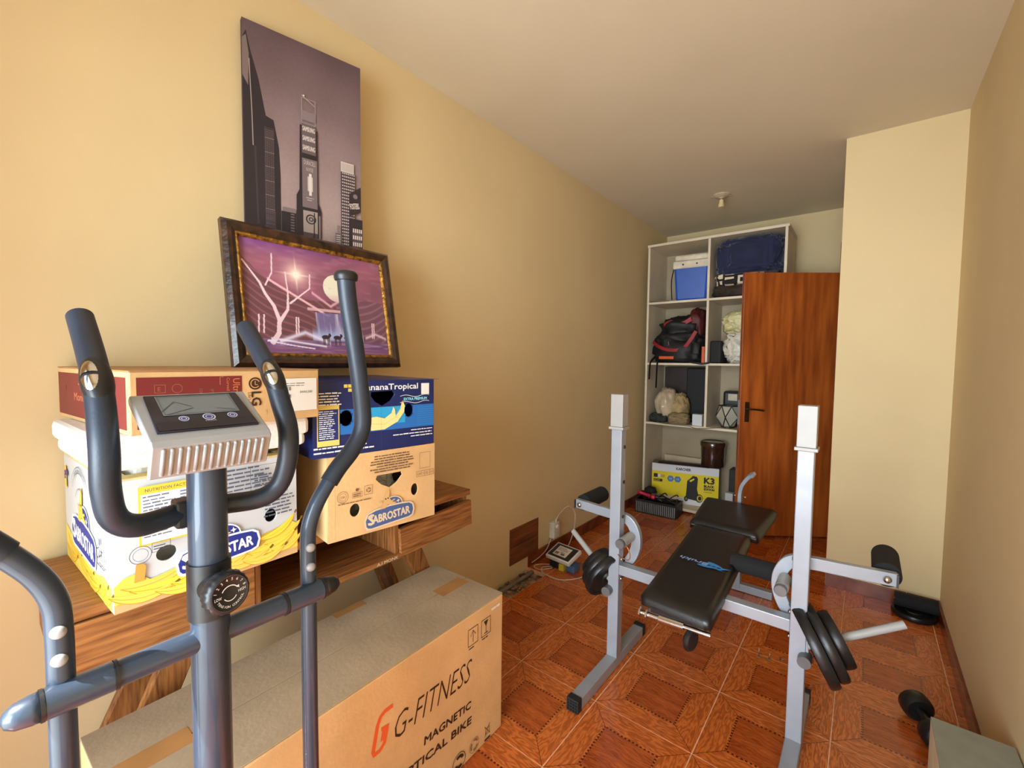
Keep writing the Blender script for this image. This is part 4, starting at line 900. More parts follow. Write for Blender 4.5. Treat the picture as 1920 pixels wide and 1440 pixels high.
# ================================================================== WEIGHT BENCH RACK
t=thing('weight_bench','silver weight bench with tall rack posts, black pads and swing arms','bench',(-.505,1.85,0))
PX=(-.862,-.152); PY=1.85
pw=.05
for i,s in enumerate((-1,1)):
    x=PX[i]; IN=-s   # IN points towards the bench centre
    B().bar((x,PY,.045),(x,PY,1.10),pw,pw,(1,0,0)).out('post',greyp,t,bev=.003)
    B().bar((x,PY,1.112),(x,PY,1.258),.058,.058,(1,0,0)).out('post_sleeve',whitep,t,bev=.002,label='white upper sleeve')
    B().bar((x,PY,1.100),(x,PY,1.112),.070,.070,(1,0,0)).out('bar_rest',whitep,t,bev=.002)
    B().bar((x,1.50 if s<0 else 1.46,.025),(x,2.14,.025),pw,pw-.002,(0,0,1)).out('foot',greyp,t,bev=.003)
    for y0,y1 in(((1.478 if s<0 else 1.44),1.512),(2.128,2.162)):
        b=B().bar((x,y0,.027),(x,y1,.027),.054,.054,(0,0,1))
        f=b.out('foot_cap',rubber,t,bev=.004)
    if s<0:
        b=B()
        for a in range(4):
            for c in range(4): b.cyl((x-.018+a*.012,1.479,.009+c*.012),(x-.018+a*.012,1.474,.009+c*.012),.0042,n=8)
        b.out('cap_studs',rubber,t,kind='stuff')
    # adjustment holes with dark bushes on the inner side of the post
    for z in(.70,.86,1.02): B().cyl((x+IN*.0252,PY+.005,z),(x+IN*.029,PY+.005,z),.008,n=10).out('hole_bush',blkpl,t)
    # curved swing arm behind the post
    yb=1.905
    ex=x+s*.262
    B().tube([(ex,yb+.035,.683),(x+s*.12,yb+.012,.683),(x+s*.03,yb,.683),(x+IN*.035,yb,.672),(x+IN*.068,yb,.625),(x+IN*.074,yb,.565),(x+IN*.055,yb,.505),(x+IN*.02,yb,.458)],.02,n=4,sub=6,flat=(.028,.044)).out('swing_arm',greyp,t,bev=.003)
    B().box((ex-.003,yb+.012,.662),(ex+.003,yb+.058,.704)).out('arm_end_cap',blkpl,t)
    bx=x+s*.235
    B().lathe([(.012,0),(.012,.003),(.007,.008),(.001,.009)],(bx,yb+.011,.683),(0,-1,0),n=16).out('bolt',chrome,t,smooth=True)
    B().cyl((bx,yb+.055,.683),(bx,yb+.255,.683),.041,n=28).out('arm_pad',blkfoam,t,smooth=True,autos=40)
    B().cyl((bx,yb+.02,.683),(bx,yb+.26,.683),.012,n=12).out('arm_pad_tube',greyp,t,smooth=True,autos=40)
    # grip stub towards the user, with cap and a steel clip wire
    gx=x+IN*.052
    B().cyl((gx,1.79,.605),(gx,1.885,.605),.0215,n=24).out('grip_stub',steelb,t,smooth=True,autos=40)
    B().lathe([(.019,0),(.021,.004),(.021,.018),(.019,.022),(.001,.022)],(gx,1.79,.605),(0,-1,0)).out('stub_cap',mat('dull_grey_plastic',(96,94,94),.4),t,smooth=True,autos=40)
    for z,q in((.525,.06),(.435,-.004)):
        B().lathe([(.010,0),(.010,.004),(.006,.008),(.001,.009)],(x+IN*(.026+ (.0 if z<.5 else .0)),PY,z-.02),(IN,0,0),n=14).out('bolt',chrome,t,smooth=True)
    # lower lever with the plate peg
    pcx,pcy,pz=(-.933,1.865,.420) if s<0 else (-.077,1.865,.427)
    dirx=Vector((s*.845,.307,.438)).normalized()
    st=Vector((pcx,pcy,pz))-dirx*.060
    B().tube([(x+s*.0,yb,.47),(st.x-s*.01,st.y,.43),(st.x,st.y,.335)],.018,n=4,flat=(.022,.036),smooth=False).out('peg_lever',greyp,t,bev=.002)
    B().cyl(st,Vector((pcx,pcy,pz))+dirx*.25,.0135,n=20).out('plate_peg',whitep,t,smooth=True,autos=40,label='pale steel plate peg')
    B().cyl(st+Vector((0,-.055,-.035)),st+Vector((0,.0,-.035)),.021,n=20).out('pivot_cap',mat('dull_grey_plastic',(96,94,94)),t,smooth=True,autos=40)
    PEG=(Vector((pcx,pcy,pz)),dirx)
    if s<0: PEGL=PEG
    else: PEGR=PEG
gx=PX[0]+.052
B().tube([(gx,1.785,.60),(gx+.03,1.78,.60),(gx+.045,1.78,.57),(gx+.04,1.78,.545),(gx+.01,1.78,.545),(gx-.015,1.79,.55)],.0022,n=6).out('clip_wire',mat('copper_wire',(190,120,80),.3,metal=.8),t,smooth=True,label='bent copper coloured clip')
B().bar((PX[0]+.025,PY,.462),(PX[1]-.025,PY,.462),.045,.045,(0,0,1)).out('crossbar',greyp,t,bev=.003)
# backrest and seat
def pad(name,pts,th,zup):
    """pts: 4 corner points counter-clockwise seen from above"""
    P=[Vector(p) for p in pts]; n=(P[1]-P[0]).cross(P[3]-P[0]).normalized(); b=B(); bm=b.bm; N=14
    top=[];bot=[]
    def pos(a,c): return (P[0]*(1-a)+P[1]*a)*(1-c)+(P[3]*(1-a)+P[2]*a)*c
    g=[[None]*(N+1) for _ in range(N+1)];h=[[None]*(N+1) for _ in range(N+1)]
    for i in range(N+1):
        for j in range(N+1):
            a=i/N;c=j/N; A=.5-.5*math.cos(math.pi*a);C_=.5-.5*math.cos(math.pi*c)
            e=min(1,min(A,1-A)/.07)*1.0; f=min(1,min(C_,1-C_)/.04); k=(1-(1-e)**2)*.5+.5; k2=(1-(1-f)**2)*.5+.5
            # rounded corners
            cx_=A-.5;cy_=C_-.5; r=.06; ox=max(abs(cx_)-(.5-r),0);oy=max(abs(cy_)-(.5-r*.6),0)
            if ox>0 and oy>0:
                L_=math.hypot(ox/r,oy/(r*.6))
                if L_>1: cx_=math.copysign((.5-r)+ox/L_,cx_);cy_=math.copysign((.5-r*.6)+oy/L_,cy_)
            p=pos(cx_+.5,cy_+.5); g[i][j]=bm.verts.new(p+n*(th*(min(k,k2)-.5)*1.0)); h[i][j]=bm.verts.new(p-n*th*(.5 if 0<i<N and 0<j<N else .42))
    for i in range(N):
        for j in range(N):
            bm.faces.new((g[i][j],g[i+1][j],g[i+1][j+1],g[i][j+1]));bm.faces.new((h[i][j],h[i][j+1],h[i+1][j+1],h[i+1][j]))
    for i in range(N):
        bm.faces.new((g[i][0],h[i][0],h[i+1][0],g[i+1][0]));bm.faces.new((g[i][N],g[i+1][N],h[i+1][N],h[i][N]))
        bm.faces.new((g[0][i],g[0][i+1],h[0][i+1],h[0][i]));bm.faces.new((g[N][i],h[N][i],h[N][i+1],g[N][i+1]))
    return b.out(name,leath,t,smooth=True,autos=60)
bp_=[(-.648,1.605,.492),(-.382,1.588,.492),(-.418,2.475,.512),(-.700,2.475,.512)]
bk_pad=pad('backrest_pad',bp_,.055,0)
pad('seat_pad',[(-.735,2.505,.512),(-.392,2.492,.512),(-.362,2.90,.545),(-.76,2.90,.545)],.055,0)
B().bar((-.72,2.49,.515),(-.40,2.48,.515),.004,.004).out('seat_piping',mat('worn_grey_piping',(110,100,92),.5),t)
# printed emblem on the backrest, read from the far side
P0=Vector(bp_[0]);P1=Vector(bp_[1]);P3=Vector(bp_[3]); n_=(P1-P0).cross(P3-P0).normalized()
uu=-(P1-P0).normalized(); vv=n_.cross(uu); cen=Vector((-.535,1.99,.5035))
pr=Print(cen+n_*.0265,uu,vv,lift=.0015); bl=(52,140,214)
for dx,dy,rx,ry,ro in((-.055,.0,.045,.018,-.15),(-.035,.016,.038,.013,.2),(-.06,-.016,.035,.010,-.35)): pr.disc(dx,dy,rx,bl,ry,rot=ro)
for dx in(-.08,-.06,-.04): pr.disc(dx,.002,.009,(24,26,34),.005,rot=.4)
pr.poly([(-.09,-.005),(-.125,-.012),(-.10,.006)],bl);pr.poly([(-.085,.015),(-.11,.022),(-.08,.022)],bl)
pr.text('Brukh',-.035,-.012,.026,(150,176,226),wid=.118,shear=.15,bold=.0011)
pr.out(bk_pad,label='blue emblem and lettering')
# frame below the pads
B().bar((-.52,1.64,.44),(-.545,2.46,.455),.04,.02,(0,0,1)).bar((-.52,1.64,.44),(-.52,1.70,.44),.20,.02,(0,0,1)).out('pad_frame',greyp,t,bev=.002,kind='stuff')
B().bar((-.545,1.88,.44),(-.575,2.98,.40),.04,.05,(0,0,1)).out('main_tube',greyp,t,bev=.003)
B().bar((-.578,2.95,.40),(-.578,2.97,.02),.05,.05,(1,0,0)).out('rear_leg',greyp,t,bev=.003)
B().bar((-.78,2.97,.025),(-.38,2.97,.025),.045,.045,(0,0,1)).out('rear_foot',greyp,t,bev=.003)
B().tube([(-.565,2.93,.46),(-.566,2.925,.58),(-.562,2.92,.64),(-.548,2.91,.685),(-.515,2.90,.735),(-.490,2.89,.750)],.02,n=4,sub=6,flat=(.045,.020)).out('curl_bracket',greyp,t,bev=.002)
for dx in(-.026,.026): B().cyl((-.564+dx*.9,2.915,.60),(-.564+dx*1.25,2.915,.60),.006,n=10).out('bolt',chrome,t)
B().cyl((-.43,2.10,.530),(-.262,2.10,.528),.0385,n=28).out('leg_roller',blkfoam,t,smooth=True,autos=40)
B().cyl((-.432,2.10,.530),(-.222,2.10,.528),.010,n=12).bar((-.222,2.10,.528),(-.21,1.93,.53),.012,.012).out('roller_tube',greyp,t,smooth=True,autos=30,kind='stuff')
# threaded chrome axle slung under the near end of the backrest
ay,az=1.60,.445
B().cyl((-.565,ay,az),(-.475,ay,az+.004),.017,n=20).out('axle_sleeve',chrome,t,smooth=True,autos=40)
b=B().cyl((-.64,ay,az-.003),(-.385,ay,az+.007),.009,n=14)
for k in range(14): b.cyl((-.628+k*.0042,ay,az-.003),(-.6262+k*.0042,ay,az-.003),.0115,n=12)
b.out('threaded_rod',chrome,t,smooth=True,autos=40,kind='stuff')
for x in(-.638,-.612): B().lathe([(.014,-.004),(.022,-.003),(.022,.003),(.014,.004)],(x,ay,az-.002),(1,0,0),n=8).out('star_nut',chrome,t)
B().lathe([(.004,-.013),(.034,-.010),(.040,-.003),(.040,.004),(.034,.011),(.004,.014)],(-.452,ay,az-.035),(1,-.25,0),n=26).out('height_knob',iron,t,smooth=True,autos=40)
B().bar((-.60,1.605,.468),(-.42,1.605,.474),.012,.02,(0,0,1)).out('axle_bracket',iron,t)

# weight plates on the pegs
def plate(c,d,R_,th,label,grp=None):
    q=B().lathe([(.0145,-th*.45),(.032,-th*.5),(.036,-th*.3),(R_*.62,-th*.22),(R_*.80,-th*.30),(R_*.86,-th*.5),(R_*.97,-th*.5),(R_,-th*.25),(R_,th*.25),(R_*.97,th*.5),(R_*.86,th*.5),(R_*.80,th*.30),(R_*.62,th*.22),(.036,th*.3),(.032,th*.5),(.0145,th*.45)],c,d,n=44)
    o=q.out('weight_plate',iron,None,loc=tuple(c),smooth=True,autos=35,label=label,cat='weight plate',group=grp); return o
c,d=PEGR
for off,R_,th,lb in((-.034,.138,.034,'large iron plate on right peg, innermost beside the rack post'),(.002,.126,.032,'middle iron plate of three on the right peg of the weight bench'),(.038,.092,.034,'small outermost iron plate on the right peg of the weight bench')):
    plate(c+d*off-Vector((0,0,R_*.0)),d,R_,th,lb)
c,d=PEGL
for off,R_,th,lb in((-.030,.118,.032,'large iron plate on left peg, innermost beside the rack post'),(.004,.110,.030,'middle iron plate of three on the left peg of the weight bench'),(.040,.082,.034,'small outermost iron plate on the left peg of the weight bench')):
    plate(c+d*off,d,R_,th,lb)

# screws on the floor
sm=mat('zinc_screw',(150,140,128),.3,metal=.8)
for i,(x,y,a,tl,lb) in enumerate(((-.345,2.335,0,90,'upright zinc screw standing on its head, leftmost of the loose screws on the floor'),(-.305,2.345,.6,80,'short upright zinc screw in the middle of the three loose floor screws'),(-.265,2.375,.3,4,'zinc screw lying flat on the floor tiles, rightmost of three'))):
    ti=math.radians(tl); d=Vector((math.cos(a)*math.cos(ti),math.sin(a)*math.cos(ti),math.sin(ti))); p=Vector((x,y,.008 if tl<10 else .002))
    o=thing('screw',lb,'screw',(x,y,0))
    B().cyl(p,p+d*.004,.008,.004,n=12).out('head',sm,o,smooth=True,autos=40)
    B().cyl(p+d*.004,p+d*(.045-.008*i),.0021,.0012,n=8).out('shank',sm,o,smooth=True)

# foam roller on plates in the corner by the return wall
plate(Vector((.262,3.29,.016)),Vector((0,.0,1)),.098,.026,'iron plate lying flat on floor under the foam roller in right corner')
t=thing('foam_roller','black foam roller lying on iron plate in the right corner','roller',(.27,3.305,.03))
B().cyl((.180,3.315,.068),(.362,3.318,.068),.0385,n=28).out('foam_sleeve',blkfoam,t,smooth=True,autos=40)
B().cyl((.176,3.315,.068),(.3655,3.318,.068),.012,n=14).out('roller_core',iron,t,smooth=True,autos=40)

# dumbbells and plate at the right wall
def dumbbell(c,a,label,R_=.052,L=.19):
    d=Vector((math.cos(a),math.sin(a),0)); t=thing('dumbbell',label,'dumbbell',(c[0],c[1],0)); c=Vector(c)
    B().cyl(c-d*L*.32,c+d*L*.32,.014,n=16).out('handle',iron,t,smooth=True,autos=40)
    for s in(-1,1):
        B().lathe([(.014,-.030),(R_*.75,-.034),(R_*.97,-.020),(R_,0),(R_*.97,.020),(R_*.75,.034),(.008,.038)],c+d*s*L*.40,d*s,n=28).out('weight_head',iron,t,smooth=True,autos=50)
dumbbell((.232,2.255,.052),math.radians(-72),'dark round-headed dumbbell on the floor in front of the grey box')
t=thing('foam_roller','black foam roller on the floor between right wall and grey box','roller',(.318,2.0,0))
B().cyl((.318,2.135,.052),(.322,1.84,.052),.050,n=30).out('foam_sleeve',blkfoam,t,smooth=True,autos=40)
B().cyl((.318,2.139,.052),(.322,1.836,.052),.014,n=14).out('roller_core',iron,t,smooth=True,autos=40)
# grey box bottom right
t=thing('grey_box','grey-green board box with cream side at the foot of right wall','box',(.283,1.50,0))
B().box((.196,1.20,0),(.370,1.815,.325)).out('box_body',cream,t,bev=.003)
B().box((.196,1.20,.3255),(.370,1.815,.332)).out('box_top',greybx,t,bev=.001)

# ================================================================== SHELVING
SY,SD=4.15,4.62
t=thing('shelving_unit','tall cream white open shelving unit against the back wall','shelf',(-1.10,4.38,0))
SX0,SX1,SM=-1.676,-.530,-1.122
B().box((SX0,SY,0),(SX0+.020,SD,2.50)).out('side_panel',shelfm,t,bev=.001)
B().box((SX1-.020,SY,0),(SX1,SD,2.50)).out('side_panel',shelfm,t,bev=.001)
B().box((SX0-.004,SY-.006,2.50),(SX1+.010,SD,2.522)).out('top_board',shelfm,t,bev=.001)
SH=(.81,1.382,1.958)
for z in SH: B().box((SX0+.0205,SY,z),(SX1-.0205,SD-.01,z+.020)).out('shelf_board',shelfm,t,bev=.001)
B().box((SX0+.0205,SY+.02,.02),(SX1-.0205,SD-.01,.045)).out('bottom_board',shelfm,t,bev=.001)
for z0,z1,xm in((SH[0]+.0205,SH[1]-.0005,SM+.012),(SH[1]+.0205,SH[2]-.0005,SM+.002),(SH[2]+.0205,2.4995,SM)): B().box((xm-.010,SY,z0),(xm+.010,SD-.01,z1)).out('divider',shelfm,t,bev=.001)
B().box((SX0+.0205,SD-.009,.02),(SX1-.0205,SD,2.499)).out('back_panel',shelfd,t)
for z in(2.44,2.22,1.70,1.12): B().cyl((SX0+.021,SY+.05,z),(SX0+.027,SY+.05,z),.006,n=8).out('shelf_pin',steelb,t)
Z1,Z2,Z3,Z0=SH[2]+.0205,SH[1]+.0205,SH[0]+.0205,.0455
# top left: cooler
t=thing('cooler_box','blue picnic cooler with white lid on the top left shelf','cooler',(-1.31,4.36,Z1))
MC=RZ(6,(-1.31,4.36,0))
b=B(); 
w0,w1,d0,d1=.135,.155,.115,.135
vb=[b.bm.verts.new(MC@Vector((-1.31+sx*w,4.36+sy*dd,Z1+z))) for (w,dd,z) in((w0,d0,.002),(w1,d1,.325)) for sx,sy in((-1,-1),(1,-1),(1,1),(-1,1))]
for f in((3,2,1,0),(4,5,6,7),(0,1,5,4),(1,2,6,5),(2,3,7,6),(3,0,4,7)): b.bm.faces.new([vb[i] for i in f])
b.out('cooler_body',mat('blue_plastic',(28,82,176),.4,var=.05),t,bev=.022)
B().box((-1.31-.162,4.36-.142,Z1+.300),(-1.31+.162,4.36+.142,Z1+.372),MC).out('cooler_rim',mat('white_cooler_plastic',(226,214,190),.45),t,bev=.012)
B().box((-1.31-.150,4.36-.130,Z1+.373),(-1.31+.150,4.36+.130,Z1+.428),MC).out('cooler_lid',mat('white_cooler_plastic',(226,214,190)),t,bev=.02)
for dx in(-.07,.05): B().cyl(MC@Vector((-1.31+dx,4.36-.143,Z1+.335)),MC@Vector((-1.31+dx,4.36-.147,Z1+.335)),.008,n=10).out('rivet',blkpl,t)
B().tube([MC@Vector((-1.31-.165,4.30,Z1+.34)),MC@Vector((-1.31-.18,4.26,Z1+.20)),MC@Vector((-1.31-.165,4.23,Z1+.02))],.005,n=6).out('handle_strap',blkpl,t,smooth=True)
B().box((-1.654,4.12,Z1+.0005),(-1.48,4.30,Z1+.006),RZ(8,(-1.56,4.2,0))).out('wood_slat',mat('raw_ply',(150,116,72),.8,var=.2),None,loc=(-1.56,4.2,Z1),label='thin raw plywood slat on top left shelf before the blue cooler',cat='board',bev=.001)
# top right: rucksack, patterned blanket, navy duvet
blob((-.89,4.36,Z1),(.42,.34,.12),.5,.10,5,seed=2,n=48).out('travel_bag',mat('brown_black_canvas',(56,40,28),.8,var=.5,vs=14,bump=.3,bs=60,col2=(18,14,12)),None,loc=(-.89,4.36,Z1),smooth=True,label='dark brown mottled bag at bottom of top right shelf',cat='bag')
def pat_mat():
    m=bpy.data.materials.new('black_cream_pattern'); m.use_nodes=True; n=NT(m); b=n.n['Principled BSDF']
    tc=n.add('ShaderNodeTexCoord'); vo=n.add('ShaderNodeTexVoronoi'); vo.feature='F1'; vo.distance='CHEBYCHEV'; vo.inputs['Scale'].default_value=9; n.l.new(tc.outputs['Object'],vo.inputs['Vector'])
    s=n.math('GREATER_THAN',n.math('FRACT',n.math('MULTIPLY',vo.outputs[0],3.0)),.5); c=n.mix(s,srgb(30,26,26),srgb(222,204,176)); n.l.new(c,b.inputs['Base Color']); b.inputs['Roughness'].default_value=.9; return m
blob((-.90,4.36,Z1+.105),(.40,.32,.115),.45,.05,4,seed=5,n=40).out('folded_blanket',pat_mat(),None,loc=(-.90,4.36,Z1+.105),smooth=True,label='folded black and cream patterned blanket under the navy duvet',cat='blanket')
blob((-.825,4.37,Z1+.20),(.52,.40,.31),.42,.085,6,seed=11,n=80,ridged=True).out('duvet',mat('navy_fabric',(22,28,66),.8,var=.15,vs=10,sheen=.3,bump=.25,bs=22),None,loc=(-.825,4.37,Z1+.20),smooth=True,label='bulky navy blue duvet stuffed into the top right shelf',cat='bedding')
# second shelf left: backpack
t=thing('backpack','black and red backpack slumped on the second left shelf','backpack',(-1.40,4.35,Z2))
bkm=mat('black_nylon',(20,18,20),.6,var=.3,vs=20,bump=.25,bs=40); rdm=mat('red_nylon',(150,30,30),.55,var=.1)
blob((-1.395,4.36,Z2),(.48,.38,.30),.6,.10,5,seed=21,n=56).out('lower_body',bkm,t,smooth=True)
blob((-1.385,4.37,Z2+.20),(.40,.34,.24),.7,.12,5,seed=23,n=48,flat=False).out('upper_body',bkm,t,smooth=True)
blob((-1.25,4.35,Z2+.22),(.15,.26,.28),.7,.12,5,seed=29,n=36,flat=False).out('side_pocket',mat('maroon_nylon',(84,22,24),.6,var=.2),t,smooth=True)
yy=4.165
B().tube([(-1.62,yy+.03,Z2+.20),(-1.55,yy-.01,Z2+.155),(-1.47,yy-.015,Z2+.125),(-1.38,yy-.012,Z2+.12),(-1.33,yy,Z2+.13),(-1.27,yy-.005,Z2+.20),(-1.22,yy+.005,Z2+.29)],.02,n=4,sub=6,flat=(.012,.03)).out('red_piping',rdm,t)
B().tube([(-1.53,yy+.06,Z2+.36),(-1.46,yy+.045,Z2+.385),(-1.40,yy+.04,Z2+.36),(-1.33,yy+.045,Z2+.375),(-1.26,yy+.05,Z2+.42)],.02,n=4,sub=6,flat=(.012,.036)).out('red_piping',rdm,t)
B().box((-1.55,yy-.008,Z2+.035),(-1.40,yy+.004,Z2+.062),RZ(-4,(-1.48,yy,0))).out('orange_strap',mat('orange_nylon',(232,100,36),.5),t,bev=.003)
for x,l in((-1.625,.13),(-1.555,.21)):
    B().tube([(x+.02,yy+.05,Z2+.06),(x+.005,yy-.02,Z2+.01),(x,SY-.016,Z2-.03),(x-.005,SY-.014,Z2-.03-l)],.01,n=4,sub=5,flat=(.004,.020)).out('hanging_strap',bkm,t)
B().tube([(-1.27,yy,Z2+.01),(-1.20,SY-.012,Z2+.002),(-1.15,SY-.012,Z2-.006),(-1.09,SY-.014,Z2+.004)],.01,n=4,sub=5,flat=(.006,.018)).out('buckle_strap',bkm,t)
B().tube([(-1.46,yy-.012,Z2+.20),(-1.455,yy-.014,Z2+.165)],.004,n=6).out('zip_pull',chrome,t)
B().box((-1.165,4.17,Z2+.0005),(-1.140,4.25,Z2+.15)).out('orange_notebook',mat('orange_card',(220,92,48),.5),None,loc=(-1.15,4.2,Z2),bev=.003,label='thin orange folder standing right of the backpack',cat='folder')
# second shelf right: bags
B().box((-1.095,4.19,Z2+.0005),(-1.00,4.36,Z2+.20),RZ(-6,(-1.05,4.28,0))).out('black_case',rubber,None,loc=(-1.05,4.28,Z2),bev=.012,label='small black case standing against the shelf divider beside white bags',cat='case')
blob((-.845,4.33,Z2),(.32,.30,.32),.75,.16,9,seed=31,n=64,ridged=True).out('plastic_bag',mat('white_plastic_film',(222,214,196),.35,var=.12,vs=14,bump=.4,bs=40),None,loc=(-.845,4.33,Z2),smooth=True,label='crumpled white plastic bag behind the door edge on second shelf',cat='bag')
blob((-.87,4.30,Z2+.26),(.30,.28,.20),.8,.16,8,seed=37,n=56,ridged=True).out('plastic_bag',mat('yellowish_film',(214,204,150),.4,var=.15,vs=12,bump=.35,bs=36),None,loc=(-.87,4.30,Z2+.26),smooth=True,label='yellowish bundled cloth bag on top of the white plastic bag',cat='bag')
# third shelf left
t=thing('dark_board','large dark brown board standing at the back of third left shelf','board',(-1.36,4.50,Z3))
B().box((-1.60,4.48,Z3+.001),(-1.14,4.51,SH[1]-.02)).out('board_panel',mat('dark_brown_board',(38,20,18),.4,var=.1),t,bev=.003)
B().box((-1.36,4.40,Z3+.001),(-1.13,4.475,SH[1]-.03)).out('black_cover',rubber,t,bev=.01)
blob((-1.50,4.29,Z3+.03),(.22,.24,.30),.95,.08,5,seed=41,n=48).out('plastic_bag',mat('greyish_film',(196,178,148),.25,var=.15,vs=9,bump=.25,bs=24,spec=.8),None,loc=(-1.50,4.29,Z3+.03),smooth=True,label='round greyish plastic bag on the third left shelf',cat='bag')
blob((-1.385,4.31,Z3+.02),(.17,.22,.26),.9,.14,7,seed=43,n=44,ridged=True).out('cloth_bag',mat('beige_cloth',(176,152,108),.85,var=.2,vs=14,bump=.3,bs=60),None,loc=(-1.385,4.31,Z3+.02),smooth=True,label='beige tied cloth bag right of the round plastic bag',cat='bag')
blob((-1.555,4.23,Z3),(.17,.13,.085),.6,.16,9,seed=47,n=44,ridged=True).out('dark_cloth',mat('green_black_cloth',(50,54,46),.9,var=.5,vs=24,bump=.4,bs=60),None,loc=(-1.555,4.23,Z3),smooth=True,label='crumpled dark green cloth at the front of third shelf',cat='cloth')
blob((-1.36,4.215,Z3),(.19,.12,.105),.5,.10,8,seed=53,n=44,ridged=True).out('folded_sack',mat('striped_sack',(150,130,92),.85,var=.35,vs=20,stretch=(1,1,9),bump=.3,bs=50),None,loc=(-1.36,4.215,Z3),smooth=True,label='beige and brown folded sack at the front of third shelf',cat='sack')
B().box((-1.228,4.17,Z3+.0005),(-1.142,4.25,Z3+.105)).out('white_carton',mat('white_coated_card',(226,230,232)),None,loc=(-1.18,4.21,Z3),bev=.003,label='small plain white carton beside the divider on third shelf',cat='box')
B().tube([(-1.64,4.16,Z3+.006),(-1.58,4.145,Z3+.004),(-1.50,SY-.004,Z3-.002),(-1.40,SY-.005,Z3-.004),(-1.25,SY-.005,Z3-.006),(-1.18,SY-.005,Z3-.02),(-1.05,SY-.005,Z3-.004),(-.98,4.17,Z3+.006)],.003,n=6).out('string',mat('grey_string',(90,80,66),.8),None,loc=(-1.3,SY,Z3),label='thin dark string trailing along edge of the third shelf',cat='string',smooth=True)
# third shelf right: geometric glass lantern and a dark pot behind
t=thing('glass_lantern','faceted glass lantern with black frame on the third shelf beside the door','lantern',(-.945,4.24,Z3))
n=6; R0=[(.055,.012),(.105,.10),(.078,.195)]
def rp(k,l): r,z=R0[l]; a=2*math.pi*(k+(.5 if l==1 else 0))/n; return Vector((-.945+r*math.cos(a),4.26+r*math.sin(a),Z3+z))
glass=mat('pale_lantern_glass',(214,208,186),.15,var=.05,trans=.35)
for k in range(n):
    for tri_ in((rp(k,0),rp(k+1,0),rp(k,1)),(rp(k,1),rp(k+1,0),rp(k+1,1)),(rp(k,1),rp(k+1,2),rp(k,2)),(rp(k,1),rp(k+1,1),rp(k+1,2))):
        bm=bmesh.new(); n_=(tri_[1]-tri_[0]).cross(tri_[2]-tri_[0]).normalized()
        A_=[bm.verts.new(p) for p in tri_];B_=[bm.verts.new(p-n_*.002) for p in tri_]; bm.faces.new(A_);bm.faces.new(B_[::-1])
        for i in range(3): bm.faces.new((A_[i],B_[i],B_[(i+1)%3],A_[(i+1)%3]))
        finish('pane',bm,glass,t)
    for p,q in((rp(k,0),rp(k+1,0)),(rp(k,2),rp(k+1,2)),(rp(k,0),rp(k,1)),(rp(k+1,0),rp(k,1)),(rp(k,1),rp(k,2)),(rp(k,1),rp(k+1,2))): B().cyl(p,q,.0045,n=6).out('frame_bar',blkpl,t)
B().lathe([(.052,0),(.052,.008),(.01,.008)],(-.945,4.26,Z3+.001)).out('base',blkpl,t)
t=thing('coffee_machine','dark black appliance with pale label behind the glass lantern','appliance',(-.93,4.44,Z3))
B().box((-1.02,4.37,Z3+.001),(-.84,4.52,Z3+.32)).out('appliance_body',blkpl,t,bev=.02)
B().box((-.975,4.366,Z3+.235),(-.90,4.3695,Z3+.295)).out('pale_label',mat('pale_paper',(206,196,170),.7),t)
# bottom: pressure washer carton, long flat carton, pot, crate
yw=14;R=Matrix.Rotation(math.radians(yw),4,'Z')
a=Vector((-1.610,4.225,Z0)); X_=R@Vector((1,0,0)); Y_=R@Vector((0,1,0)); Z_=Vector((0,0,1)); w_,d_,h_=.60,.16,.375
t=thing('yellow_tool_carton','yellow and white pressure washer carton on the shelf floor','box',tuple(a+X_*.3+Y_*.08))
B().prism([(0,0),(w_,0),(w_,h_),(0,h_)],a,X_,Z_,d_).out('carton_body',mat('grey_printed_card',(120,116,110),.6,var=.05),t,bev=.003)
pr=Print(a,X_,Z_);Y1=(240,218,20);D=(24,24,26)
pr.rect(.001,.001,w_-.001,h_-.001,(226,228,232));pr.rect(.001,.065,w_-.001,h_-.075,Y1);pr.text('KARCHER',.225,h_-.050,.024,D,wid=.13,bold=.0012)
pr.text('K3',.475,.225,.055,D,wid=.085,bold=.004);pr.text('BLACK',.475,.188,.022,D,wid=.085,bold=.0018);pr.text('EDITION',.475,.160,.020,D,wid=.088,bold=.0015);pr.lines(.475,.14,.08,1,.01,.005,D)
pr.rect(.018,.235,.055,.272,D);pr.rect(.060,.24,.08,.265,(226,228,232));pr.lines(.085,.26,.045,3,.010,.004,D);pr.rect(.018,.195,.10,.222,D);pr.lines(.022,.21,.07,2,.01,.005,(220,200,30))
for x_ in(.175,.24): pr.disc(x_,.235,.032,(40,110,180),n=6);pr.disc(x_,.235,.026,(70,140,200),n=6);pr.text('3.0' if x_<.2 else '1.5',x_,.228,.014,(236,240,244),align='c')
